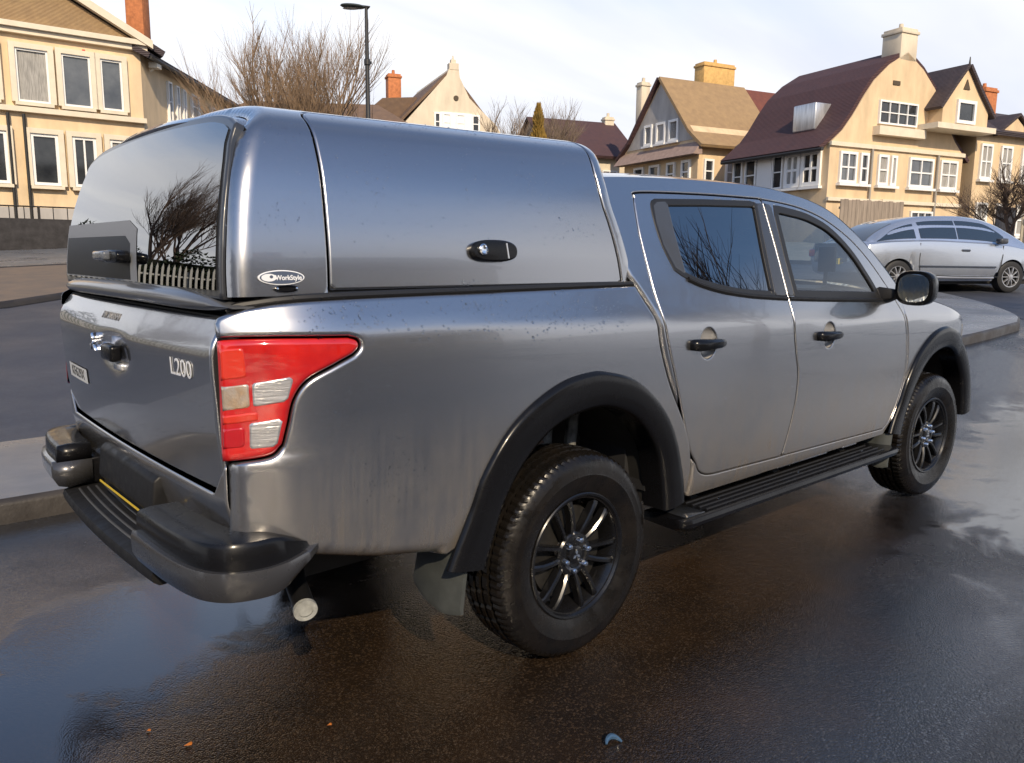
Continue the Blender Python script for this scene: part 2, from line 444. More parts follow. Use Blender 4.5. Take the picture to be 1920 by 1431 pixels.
def glass(name, tint, alpha_mix, rough=.0):
    """car glass: mirror-like coat over tinted see-through pane"""
    m = bpy.data.materials.new(name); m.use_nodes = True; t = m.node_tree; L = t.links.new
    for n in list(t.nodes):
        if n.type == 'BSDF_PRINCIPLED': t.nodes.remove(n)
    out = t.nodes['Material Output']; tr = N(t, 'ShaderNodeBsdfTransparent'); tr.inputs[0].default_value = (*tint, 1)
    gl = N(t, 'ShaderNodeBsdfGlossy'); gl.inputs['Roughness'].default_value = rough; gl.inputs['Color'].default_value = (1, 1, 1, 1)
    fr = N(t, 'ShaderNodeFresnel', i_IOR=1.52); ge = N(t, 'ShaderNodeNewGeometry'); io = N(t, 'ShaderNodeMapRange'); io.inputs['To Min'].default_value = 1.52; io.inputs['To Max'].default_value = 1/1.52; L(ge.outputs['Backfacing'], io.inputs['Value']); L(io.outputs[0], fr.inputs['IOR']); mr = N(t, 'ShaderNodeMapRange'); mr.inputs['To Min'].default_value = alpha_mix; mr.inputs['To Max'].default_value = 1.
    L(fr.outputs[0], mr.inputs['Value']); mx = N(t, 'ShaderNodeMixShader')
    L(mr.outputs[0], mx.inputs[0]); L(tr.outputs[0], mx.inputs[1]); L(gl.outputs[0], mx.inputs[2]); L(mx.outputs[0], out.inputs[0])
    return m
G_CLEAR = glass('clear_door_glass', (.62, .68, .70), .035)
G_DARK = glass('privacy_glass', (.015, .018, .022), .20)
G_REAR = glass('tinted_canopy_glass', (.03, .035, .04), .28)
G_WIND = glass('windscreen_glass', (.75, .82, .82), .04)

truck = empty('pickup_truck', (0, 0, 0), 0, 'grey double-cab pickup with a hardtop canopy and black wheel-arch flares', 'pickup truck')

prof = pchip([-.95, -.80, -.72, -.62, -.45, -.25, -.10, -.03, 0, .03, .08, .14, .22, .34, .46, .60],
             [.77, .805, .842, .862, .876, .886, .889, .886, .879, .867, .845, .8195, .785, .733, .681, .62])
def W(x, z):
    """half width of the truck's side at (x, z)"""
    x = np.asarray(x, float); z = np.asarray(z, float)
    w_ = prof(z-(1.19-.034*(x-.1)))
    u = np.clip((-.85-x)/.36, 0, 1.3); w_ = w_-.105*u**2.5
    w_ = w_+.016*sst(.925, .868, z)*sst(-.93, -1.12, x)
    u = np.clip((x-3.05)/.65, 0, 1.15); w_ = w_-.20*u**2.3
    return w_
def PR(off=0.):
    return lambda x, z: np.stack([x, -W(x, z)-off, z], -1)
def on_side(pts, off=0.):
    return [(p[0], float(-W(p[0], p[1])-off), p[1]) for p in pts]
SIDE = (0, -1, 0)

ARCH_O = [(-.575, .47), (-.549, .522), (-.491, .636), (-.446, .747), (-.357, .868), (-.249, .948), (-.12, 1.004), (.0, 1.022), (.085, 1.017), (.239, .975), (.383, .875), (.486, .749), (.556, .588), (.577, .46)]
ARCH_I = [(-.425, .44), (-.405, .50), (-.345, .65), (-.265, .765), (-.15, .852), (-.002, .890), (.133, .884), (.284, .815), (.405, .68), (.450, .53), (.462, .44)]
def shift(pts, dx, dz=0.): return [(p[0]+dx, p[1]+dz) for p in pts]
def resample(pts, n):
    P = np.array(spline(pts, 10)); d = np.concatenate([[0], np.cumsum(np.linalg.norm(np.diff(P, axis=0), axis=1))])
    q = np.linspace(0, d[-1], n); return np.stack([np.interp(q, d, P[:, 0]), np.interp(q, d, P[:, 1])], 1)
def inset_arch(k, dx=0.):
    O = resample(ARCH_O, 40); I = resample(ARCH_I, 40); A = O+(I-O)*k
    return [(float(a)+dx, float(b)) for a, b in A]

LAMP = spline([(-1.208, 1.186), (-1.195, 1.197), (-1.082, 1.199), (-.90, 1.193)], 5)+spline([(-.90, 1.193), (-.875, 1.184), (-.872, 1.166), (-.89, 1.150)], 4)[1:]+spline([(-.89, 1.150), (-.945, 1.126), (-1.015, 1.092), (-1.05, 1.045), (-1.066, .98), (-1.078, .93)], 5)[1:]+spline([(-1.078, .93), (-1.10, .911), (-1.14, .903), (-1.208, .898)], 4)[1:]
J_BED = [(.298, 1.304), (.325, 1.25), (.360, 1.18), (.380, 1.083), (.447, .938), (.568, .757), (.612, .66), (.632, .56), (.63, .47)]
def off2(poly, d):
    """offset a closed outline outwards by d (d<0: inwards)"""
    P = np.array(poly, float); n = len(P); ar = .5*np.sum(P[:, 0]*np.roll(P[:, 1], -1)-np.roll(P[:, 0], -1)*P[:, 1]); sg = 1 if ar > 0 else -1
    out = []
    for i in range(n):
        a, b, c = P[i-1], P[i], P[(i+1) % n]
        t1 = (b-a)/(np.linalg.norm(b-a)+1e-12); t2 = (c-b)/(np.linalg.norm(c-b)+1e-12)
        n1 = np.array([t1[1], -t1[0]])*sg; n2 = np.array([t2[1], -t2[0]])*sg; nn = n1+n2; L = nn@nn
        out.append(tuple(b+nn*(2*d/max(L, .6))))
    return out

def build_bed():
    lamp_edge = [p for p in off2(LAMP, .005)]
    le = [p for p in lamp_edge if p[0] > -1.2055]
    top = spline([(-1.206, 1.238), (-1.19, 1.256), (-1.12, 1.277), (-.95, 1.291), (-.43, 1.297), (.298, 1.304)], 6)
    arch = inset_arch(.35)
    out = list(top)+spline(J_BED, 4)[1:]+[(.57, .462)]+[p for p in arch[::-1] if p[1] > .5]+[(-.56, .508), (-.80, .555), (-1.03, .62), (-1.206, .66)]
    out += [(-1.206, .886)]+le[::-1]+[(-1.206, 1.204)]
    OD = dense(out, .02)
    bs = panel('bed_side', out, PR(), PAINT, truck, rolls=[(OD, True, .012), ([(-1.206, .645), (-1.206, .898)], False, .050), ([(-.60, .516), (-.80, .555), (-1.03, .62), (-1.206, .66)], False, .045)], out=SIDE, flange=.045)
    mirror_y(bs)
    # tail lamp
    for sgn in (1, -1):
        lens = panel('tail_light', LAMP, PR(.004), LRED, truck, e=.016, out=SIDE, flange=.05)
        subs = []
        def sub(nm, poly, m, off=.0065, e=.006): subs.append(panel(nm, poly, PR(off), m, lens, e=e, step=.02, out=SIDE, flange=.004, bstep=.012))
        sub('red_lens', [(-1.203, 1.176), (-1.155, 1.180), (-1.150, 1.105), (-1.203, 1.098)], LAMBER)
        sub('clear_lens', [(-1.203, 1.084), (-1.147, 1.091), (-1.145, 1.030), (-1.202, 1.022)], LCLEARA)
        sub('clear_lens', [(-1.142, 1.092), (-1.058, 1.104), (-1.048, 1.096), (-1.062, 1.048), (-1.072, 1.040), (-1.141, 1.031)], LCLEAR)
        sub('red_lens', [(-1.203, 1.012), (-1.130, 1.020), (-1.128, .996), (-1.202, .988)], LAMBER)
        sub('red_lens', [(-1.203, .978), (-1.158, .983), (-1.158, .930), (-1.203, .926)], LRED2)
        sub('clear_lens', [(-1.150, .992), (-1.084, 1.000), (-1.076, .992), (-1.088, .936), (-1.098, .927), (-1.151, .924)], LCLEAR)
        if sgn < 0:
            for s_ in subs: mirror_y(s_, parent=None).parent = None
            # mirrored copy of the lamp with its lenses
            L2 = mirror_y(lens)
            for o in [o for o in COL.objects if o.parent is None and o.name.split('.')[0] in ('red_lens', 'clear_lens')]: o.parent = L2
            for s_ in subs: bpy.data.objects.remove(s_)
            bpy.data.objects.remove(lens)
    # tailgate
    def PT(y, z):
        y = np.asarray(y, float); z = np.asarray(z, float)
        x = -(1.214+.024*(1-(y/.775)**2))
        t = np.maximum(z-(1.160-.012*(1-(y/.775)**2)), 0); x = x+np.where(t < .03, .55*t*t/.06, .55*(t-.015))
        t = np.maximum(1.12-z, 0); x = x+.06*t+.12*np.maximum(.95-z, 0)**1.3
        # soft recess round the handle
        r = ((y+.02)/.13)**2+((z-1.095)/.055)**2; x = x+.016*np.exp(-np.maximum(r, 0)**2)
        return np.stack([x, y, z], -1)
    tg_out = spline([(-.768, .845), (-.768, 1.0), (-.768, 1.19), (-.76, 1.235), (-.735, 1.25)], 4)+spline([(.735, 1.25), (.76, 1.235), (.768, 1.19), (.768, 1.0), (.768, .845), (.755, .815), (.72, .80)], 4)+[(-.72, .80), (-.755, .815)]
    tg = panel('tailgate', tg_out, PT, PAINT, truck, e=.010, step=.03, out=(-1, 0, 0), flange=.05)
    def gate_pt(y, z, off): p = PT(np.array([y]), np.array([z]))[0]; return (p[0]-off, p[1], p[2])
    # handle in the recess, with a silver bezel
    mb = MB(); mb.box((-1.262, -.075, 1.070), (-1.225, .035, 1.122)); h = mb.build('handle', GBLACK, tg, bevel=.012, seg=3)
    mb = MB(); mb.box((-1.236, -.080, 1.040), (-1.215, .000, 1.066)); mb.build('handle_bezel', SILVER, tg, bevel=.008, seg=2)
    # chrome emblem of three lozenges
    mb = MB()
    def loz(cy, cz, a):
        l, w_ = .038, .021; u = (math.cos(a), math.sin(a)); v = (-u[1], u[0])
        pts = [(cy, cz), (cy+u[0]*l*.5+v[0]*w_*.5, cz+u[1]*l*.5+v[1]*w_*.5), (cy+u[0]*l, cz+u[1]*l), (cy+u[0]*l*.5-v[0]*w_*.5, cz+u[1]*l*.5-v[1]*w_*.5)]
        mb.prism([(p[0], p[1]) for p in pts], (-1.256, -1.228), 0)
    for a in (90, 210, 330): loz(.155, 1.108, R(a))
    mb.build('emblem', CHROME, tg, bevel=.003)
    # model badge and pressed maker's name, flat sticker
    def text(s_, size, y, z, off, m, name, ext=.004, sx=1., parent=tg, shear=0.):
        cu = bpy.data.curves.new(name, 'FONT'); cu.body = s_; cu.size = size; cu.extrude = ext; cu.align_x = 'CENTER'; cu.align_y = 'CENTER'; cu.bevel_depth = .0; cu.shear = shear
        tmp = bpy.data.objects.new(name, cu); COL.objects.link(tmp)
        dg = bpy.context.evaluated_depsgraph_get(); me = bpy.data.meshes.new_from_object(tmp.evaluated_get(dg))
        bpy.data.objects.remove(tmp)
        for v in me.vertices:
            a, b, c = v.co; p = gate_pt(y-a*sx, z+b, off+c+ext); v.co = p
        me.materials.clear(); me.materials.append(m); me.name = name
        return link(bpy.data.objects.new(name, me), parent)
    text('L200', .066, -.585, 1.107, .0016, mat('bright_badge', (.85, .86, .88), .4, metal=.2), 'badge_lettering', .0005, 1.10)
    text('MITSUBISHI', .030, .055, 1.204, .0005, mat('pressed_lettering', (.27, .27, .28), .4, .3), 'pressed_lettering', .0008, 1.25)
    mb = MB()
    Y0, Y1, Z0, Z1 = .365, .655, .944, .996
    ys = np.linspace(Y0, Y1, 9); top = [gate_pt(y, Z1, .003) for y in ys]; bot = [gate_pt(y, Z0, .003) for y in ys]
    V = top+bot; F = [(i, i+1, 9+i+1, 9+i) for i in range(8)]; mb.add(V, F); st = mb.build('sticker', mat('white_sticker', (.62, .62, .60), .55), tg, fixn=False)
    text('KF629X', .050, .51, .970, .0036, mat('sticker_ink', (.03, .03, .035), .6), 'sticker_lettering', .0003, 1.25, parent=tg)
    # valance under the tailgate
    def PV(y, z):
        x = -(1.196+.018*(1-(y/.775)**2))+.25*np.maximum(.78-z, 0); return np.stack([x, y, z], -1)
    panel('rear_valance', [(-.775, .885), (-.775, .60), (.775, .60), (.775, .885), (.70, .792), (-.70, .792)], PV, PAINT, truck, e=.008, out=(-1, 0, 0), flange=.03)
    # made-up black block over the number plate, only a yellow lower edge below
    mb = MB(); mb.prism([(-1.16, .600), (-1.222, .622), (-1.232, .640), (-1.222, .735), (-1.20, .752), (-1.14, .752)], (-.285, .285), 1); hs = mb.build('plate_housing', BLACK, truck, bevel=.008)
    mb = MB(); mb.box((-1.236, -.26, .618), (-1.233, .26, .624)); mb.build('plate_edge', mat('yellow_plate', (.72, .50, .05), .35), hs)
    # bed box behind the skins
    mb = MB(); mb.box((-1.17, -.74, .98), (.30, .74, 1.25)); mb.box((-1.17, -.47, .55), (.30, .47, .985))
    mb.box((-1.15, -.72, .60), (-.62, .72, .985)); mb.build('bed_tub', UNDER, truck)
LRED = mat('red_lamp_lens', (.34, .005, .009), rough=.08, coat=1., coat_rough=.02, spec=.6, var=.5, var_scale=9, var2=(.58, .018, .012))
LRED2 = mat('deep_red_reflector', (.40, .006, .010), rough=.18, coat=1., bump=.4, bump_scale=260, bump_dist=.001)
LAMBER = mat('bright_red_lens', (.56, .030, .012), rough=.14, coat=1., coat_rough=.02, bump=.25, bump_scale=160, bump_dist=.001, stretch=(6, 6, .3))
LCLEAR = mat('clear_lamp_lens', (.50, .50, .51), rough=.22, metal=.6, coat=1., coat_rough=.02, bump=.55, bump_scale=80, bump_dist=.003, stretch=(.15, .15, 3), var=.35, var_scale=24)
LCLEARA = mat('amber_clear_lens', (.52, .47, .42), rough=.2, metal=.5, coat=1., coat_rough=.02, var=.5, var_scale=50, var2=(.50, .34, .20), bump=.6, bump_scale=60, bump_dist=.003)
build_bed()

# ------------------------------------------------------------------ canopy
CY = [.806, .797, .780, .757, .728, .692, .635, .545, .40, .20, 0]
CZ = [1.300, 1.40, 1.50, 1.60, 1.675, 1.735, 1.775, 1.802, 1.820, 1.832, 1.836]
_cs = np.array(spline(list(zip(CY, CZ)), 10)); _cd = np.concatenate([[0], np.cumsum(np.linalg.norm(np.diff(_cs, axis=0), axis=1))]); CL = _cd[-1]
_cyf = pchip(_cd[::3].tolist()+([_cd[-1]] if (len(_cd)-1) % 3 else []), _cs[::3, 0].tolist()+([_cs[-1, 0]] if (len(_cd)-1) % 3 else []))
_czf = pchip(_cd[::3].tolist()+([_cd[-1]] if (len(_cd)-1) % 3 else []), _cs[::3, 1].tolist()+([_cs[-1, 1]] if (len(_cd)-1) % 3 else []))
def PC(x, s):
    """canopy skin: s is arc length from the right-hand rail over the roof (0..2*CL)"""
    x = np.asarray(x, float); s = np.asarray(s, float); q = np.where(s <= CL, s, 2*CL-s); sg = np.where(s <= CL, -1., 1.)
    k = np.minimum(q, 0)
    y = _cyf(q); z = _czf(q)+k
    return np.stack([x, sg*y, z+.020*(x+.9)*sst(.05, .6, q)], -1)
XR = pchip([1.26, 1.35, 1.475, 1.59, 1.70, 1.745, 1.79, 1.84], [-1.168, -1.166, -1.152, -1.130, -1.092, -1.065, -1.02, -.985])
XF = pchip([1.29, 1.40, 1.5, 1.6, 1.7, 1.77, 1.84], [.335, .312, .283, .250, .245, .262, .27])
def build_canopy():
    ss = np.linspace(0, 2*CL, 80)
    zz = _czf(np.where(ss <= CL, ss, 2*CL-ss))
    rear = [(float(XR(z)), float(s)) for s, z in zip(ss, zz)]; front = [(float(XF(z)), float(s)) for s, z in zip(ss, zz)]
    outl = rear+front[::-1]
    s_top = float(np.interp(1.79, _czf(np.linspace(0, CL, 400)), np.linspace(0, CL, 400)))
    def door(off):
        sb = np.linspace(.012, s_top, 14)
        fr = [(float(XF(_czf(s)))-.085+.02*(s/s_top), s) for s in sb]
        return [(-.905, .012-0*off)]+[(-.905+.022*t, .012+(s_top-.012)*t) for t in (.3, .6, .9)]+[(-.872, s_top-.02), (-.85, s_top)]+[(p[0]-.03 if i == len(fr)-1 else p[0], p[1]) for i, p in enumerate(fr[::-1])][0:1]+[p for p in fr[::-1][1:]]
    d = door(0); dm = [(x, 2*CL-s) for x, s in d]
    hole = off2(d, .0055); holem = [(x, 2*CL-s) for x, s in hole]
    RE = [(r[0], r[1]) for r in rear]; FE = [(f[0], f[1]) for f in front]
    sh = panel('canopy', outl, PC, PAINT, truck, holes=[hole, holem], rolls=[(RE, False, .050), (FE, False, .045), (dense(hole, .02), True, .006), (dense(holem, .02), True, .006)],
               step=.04, out=(0, 0, 1), flange=.02)
    # dark backing a few mm under the seams
    inner = MB()
    for dd in (hole, holem):
        P2 = dense(off2(dd, .012), .03); p3 = PC(P2[:, 0], P2[:, 1])
        q = dense(off2(dd, -.03), .03)
    bo = panel('canopy_liner', [(p[0]+.03, p[1]) for p in rear]+[(p[0]-.04, p[1]) for p in front[::-1]], lambda x, s: PC(x, s), SEAL, sh, rolls=[], step=.08, out=(0, 0, 1), flange=0, lift=-.014)
    for k, dd in ((1, d), (-1, dm)):
        sd_ = panel('side_panel', dd, PC, PAINT, sh, e=.007, step=.04, out=(0, -k, .5), flange=.02)
        if k == 1:
            hx, hs = -.345, .118
            c = PC(np.array([hx]), np.array([hs]))[0]; t = (PC(np.array([hx]), np.array([hs+.01]))[0]-c)/.01
            nrm = np.cross([1, 0, 0], t); nrm = nrm/np.linalg.norm(nrm); nrm = nrm if nrm[1] < 0 else -nrm
            def HP(u, v, o): return tuple(np.array(c)+np.array([u, 0, 0])+t*v+nrm*o)
            def oval(a, b, o, pw=2.6, n=40): return [HP(a*np.sign(math.cos(q))*abs(math.cos(q))**(2/pw), b*np.sign(math.sin(q))*abs(math.sin(q))**(2/pw), o) for q in [2*math.pi*i/n for i in range(n)]]
            mb = MB(); mb.loft([oval(.092, .033, -.004), oval(.092, .033, .012), oval(.086, .028, .018), oval(.05, .016, .0195)], cap=True); hd = mb.build('handle', GBLACK, sd_, smooth=True, angle=40)
            mb = MB(); mb.loft([[HP(-.052+r*math.cos(q), r*math.sin(q)+.002, o) for q in [2*math.pi*i/20 for i in range(20)]] for r, o in ((.017, .012), (.017, .024), (.013, .027), (.011, .023), (.004, .022))]); mb.build('lock', CHROME, sd_, smooth=True)
            mb = MB(); mb.loft([[HP(x+(.0025 if i in (1, 2) else -.0025)-(v*.09), v, o) for i, v in ((0, -.024), (1, -.024), (2, .022), (3, .022))] for o, x in ((.014, .045), (.0215, .045))]); mb.build('handle_edge', SILVER, sd_)
    # oval maker's badge and small vent on the rear pillar
    def on_c(x, s, o):
        p = PC(np.array([x]), np.array([s]))[0]; t = PC(np.array([x]), np.array([s+.005]))[0]-p; n_ = np.cross([1, 0, 0], t); n_ /= np.linalg.norm(n_); n_ = n_ if n_[1] < 0 else -n_
        return tuple(p+n_*o)
    # the pillar turns inwards towards the glass, follow that roll
    def roll_at(x, s):
        z = _czf(s); d_ = x-float(XR(z)); return .05-math.sqrt(max(.05**2-(.05-(.003+.94*max(0, min(d_, .05))))**2, 0)) if d_ < .05 else 0.
    bx, bs_ = -1.040, .046
    def ov(a, b, o, n=36): return [on_c(bx+a*math.cos(q), bs_+b*math.sin(q), o-roll_at(bx+a*math.cos(q), bs_)) for q in [2*math.pi*i/n for i in range(n)]]
    mb = MB(); mb.loft([ov(.062, .0185, 0), ov(.062, .0185, .003), ov(.059, .0165, .0035)]); bd = mb.build('oval_badge', [mat('badge_white', (.72, .74, .78), .35)], sh)
    mb = MB(); mb.loft([ov(.058, .0158, .003), ov(.058, .0158, .0042)]); mb.build('badge_field', mat('badge_blue', (.07, .09, .14), .35), bd)
    mb = MB(); mb.loft([[on_c(bx-.034+.020*math.cos(q), bs_+.0095*math.sin(q), o-roll_at(bx-.034, bs_)) for q in [2*math.pi*i/24 for i in range(24)]] for o in (.004, .005)]); mb.build('badge_roundel', mat('badge_white'), bd)
    mb = MB(); mb.loft([[on_c(bx-.028+.0045*math.cos(q), bs_+.002+.004*math.sin(q), o-roll_at(bx-.034, bs_)) for q in [2*math.pi*i/12 for i in range(12)]] for o in (.0048, .0056)]); mb.build('badge_dot', mat('badge_blue'), bd)
    cu = bpy.data.curves.new('t', 'FONT'); cu.body = 'WorkStyle'; cu.size = .0165; cu.extrude = .0004; cu.align_x = 'CENTER'; cu.align_y = 'CENTER'; cu.offset = .0004
    tmp = bpy.data.objects.new('t', cu); COL.objects.link(tmp); me = bpy.data.meshes.new_from_object(tmp.evaluated_get(bpy.context.evaluated_depsgraph_get())); bpy.data.objects.remove(tmp)
    for v in me.vertices:
        a, b, c_ = v.co; x = bx+.018+a*.98; v.co = on_c(x, bs_-.001+b*1.05, .0048+c_-roll_at(x, bs_))
    me.materials.clear(); me.materials.append(mat('badge_white')); me.name = 'badge_lettering'; link(bpy.data.objects.new('badge_lettering', me), bd)
    vx, vs = -1.030, .018
    mb = MB(); mb.loft([[on_c(vx+a*np.sign(math.cos(q))*abs(math.cos(q))**.8, vs+b*math.sin(q), o) for q in [2*math.pi*i/28 for i in range(28)]] for a, b, o in ((.032, .0095, 0), (.032, .0095, .006), (.028, .0065, .008), (.026, .005, .003))]); vt = mb.build('vent', GBLACK, sh, smooth=True)
    for xx in (-.026, .026):
        mb = MB(); mb.loft([[on_c(vx+xx+r*math.cos(q), vs+r*math.sin(q), o) for q in [2*math.pi*i/10 for i in range(10)]] for r, o in ((.003, .005), (.003, .010), (.001, .0105))]); mb.build('screw', CHROME, vt)
    # weather seal along the bed rails and round the tail
    for k in (-1, 1):
        mb = MB(); rail = [(x, float(k*(W(x, zr)-.022)), zr+.004) for x, zr in spline([(-1.17, 1.262), (-1.12, 1.276), (-.95, 1.291), (-.43, 1.297), (.31, 1.304)], 6)]
        mb.tube(rail, .011, 8); mb.build('rail_seal', SEAL, sh, smooth=True)
    # rear hatch: glass, black edge, spoiler and lower rail
    XG = pchip([1.26, 1.35, 1.45, 1.55, 1.65, 1.80], [-1.172, -1.168, -1.157, -1.137, -1.108, -1.050])
    def PG(y, z):
        y = np.asarray(y, float); z = np.asarray(z, float); return np.stack([XG(z)-.014-.010*(1-(y/.73)**2), y, z], -1)
    def hw(z): return float(np.interp(z, [1.26, 1.33, 1.45, 1.60, 1.70, 1.76], [.748, .742, .732, .700, .655, .60]))
    go = [(-hw(z), z) for z in (1.315, 1.36, 1.42, 1.5, 1.57, 1.63, 1.68)]+spline([(-.66, 1.715), (-.60, 1.735), (-.45, 1.752), (0, 1.765), (.45, 1.752), (.60, 1.735), (.66, 1.715)], 4)+[(hw(z), z) for z in (1.68, 1.63, 1.57, 1.5, 1.42, 1.36, 1.315)]
    gls = panel('rear_glass', go, PG, G_REAR, sh, rolls=[], step=.04, out=(-1, 0, .2), flange=0)
    fr = off2(go, .022)
    panel('hatch_frame', fr, lambda y, z: PG(y, z)+np.array([.004, 0, 0]), mat('hatch_edge', (.035, .038, .045), .3, coat=.5), sh, holes=[off2(go, -.014)], e=.008, step=.03, out=(-1, 0, .2), flange=.02)
    # presumed reflection put in as flat black and grey panels; hatch handle
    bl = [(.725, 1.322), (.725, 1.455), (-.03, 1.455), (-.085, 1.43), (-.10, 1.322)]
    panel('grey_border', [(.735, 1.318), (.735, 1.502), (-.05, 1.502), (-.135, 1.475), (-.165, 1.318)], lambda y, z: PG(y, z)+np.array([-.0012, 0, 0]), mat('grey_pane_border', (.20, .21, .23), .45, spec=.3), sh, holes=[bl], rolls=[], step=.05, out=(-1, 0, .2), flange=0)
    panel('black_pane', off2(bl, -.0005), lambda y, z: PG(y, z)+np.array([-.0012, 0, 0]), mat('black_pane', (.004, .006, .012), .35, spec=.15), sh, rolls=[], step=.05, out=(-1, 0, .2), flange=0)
    mb = MB(); hx = -1.235
    mb.loft([[(x, y, z+1.392) for y, z in ((a*.105-.01, b) for a, b in ((-1, -.010), (-.9, -.017), (0, -.020), (.9, -.017), (1, -.010), (1, .010), (.9, .017), (0, .020), (-.9, .017), (-1, .010)))] for x in (-1.195, hx)]); hh = mb.build('hatch_handle', GBLACK, sh, bevel=.006)
    mb = MB(); mb.box((hx-.020, -.045, 1.380), (hx+.01, .075, 1.408)); mb.build('hatch_grip', mat('grip', (.10, .11, .13), .25, coat=.6), sh, bevel=.008, seg=3)
    # lower rail of the hatch and roof spoiler
    secs = []
    for y in np.linspace(-.80, .80, 33):
        k = (1-(y/.80)**8)*.9+.1; x0 = -1.205-.030*(1-(y/.8)**2)+.03*abs(y/.8)**6
        zb = 1.283+(-.010)*abs(y/.8)**2
        secs.append([(x0+.09, y, zb+.028*k), (x0+.03, y, zb+.034*k), (x0+.004, y, zb+.018*k), (x0, y, zb+.002), (x0+.008, y, zb-.014*k), (x0+.04, y, zb-.022*k), (x0+.10, y, zb-.022*k)])
    mb = MB(); mb.loft(secs); mb.build('hatch_rail', mat('grey_rail', (.115, .118, .125), .38, metal=.4, coat=.8, coat_rough=.1, bump=.12, bump_scale=150, bump_dist=.001), sh, smooth=True, angle=60)
    secs = []
    for y in np.linspace(-.70, .70, 41):
        q = abs(y/.70); zt = 1.795-.062*q**2.4-.014*q**8; x0 = -1.085+.050*q**3
        secs.append([(x0+.16, y, zt-.012), (x0+.07, y, zt+.008), (x0+.012, y, zt-.002), (x0, y, zt-.014), (x0+.006, y, zt-.026), (x0+.05, y, zt-.030), (x0+.16, y, zt-.03)])
    mb = MB(); mb.loft(secs); mb.build('roof_spoiler', PAINT, sh, smooth=True, angle=70)
build_canopy()

# ------------------------------------------------------------------ cab
RD = spline([(.66, .595), (.625, .635), (.588, .695), (.53, .83), (.488, .935), (.44, 1.05), (.41, 1.14), (.396, 1.25), (.397, 1.332), (.409, 1.487), (.43, 1.59)], 3)+spline([(.43, 1.59), (.443, 1.625), (.485, 1.646), (.9, 1.662), (1.33, 1.668)], 5)[1:]
SPL = spline([(1.362, 1.667), (1.343, 1.45), (1.316, 1.229), (1.312, 1.09), (1.340, .98), (1.370, .895), (1.374, .80), (1.366, .72), (1.343, .62), (1.316, .517)], 4)
RDOOR = RD+SPL+spline([(.80, .527), (.74, .534), (.69, .556), (.66, .595)], 4)[:-1]
FDOOR = [(a+.008, b) for a, b in SPL[::-1]]+spline([(1.40, 1.666), (1.55, 1.658), (1.7, 1.643), (1.85, 1.614), (1.976, 1.572), (2.10, 1.513), (2.183, 1.456), (2.26, 1.385), (2.330, 1.30), (2.40, 1.20), (2.443, 1.12)], 3)+spline([(2.443, 1.12), (2.482, .99), (2.508, .86), (2.505, .76), (2.462, .63), (2.41, .545), (2.345, .502)], 4)[1:]
RWIN = spline([(.556, 1.36), (.527, 1.45), (.524, 1.54), (.535, 1.605), (.565, 1.622)], 3)+[(.9, 1.638), (1.26, 1.650)]+spline([(1.300, 1.645), (1.292, 1.60), (1.245, 1.42), (1.212, 1.26), (1.200, 1.246)], 3)+spline([(1.05, 1.254), (.924, 1.266), (.80, 1.285), (.685, 1.308), (.60, 1.336)], 3)
FWIN = [(1.385, 1.236), (1.405, 1.40), (1.440, 1.60), (1.458, 1.640)]+spline([(1.50, 1.640), (1.691, 1.622), (1.81, 1.598), (1.919, 1.562), (2.02, 1.502), (2.102, 1.43), (2.16, 1.352), (2.205, 1.28), (2.236, 1.208)], 3)
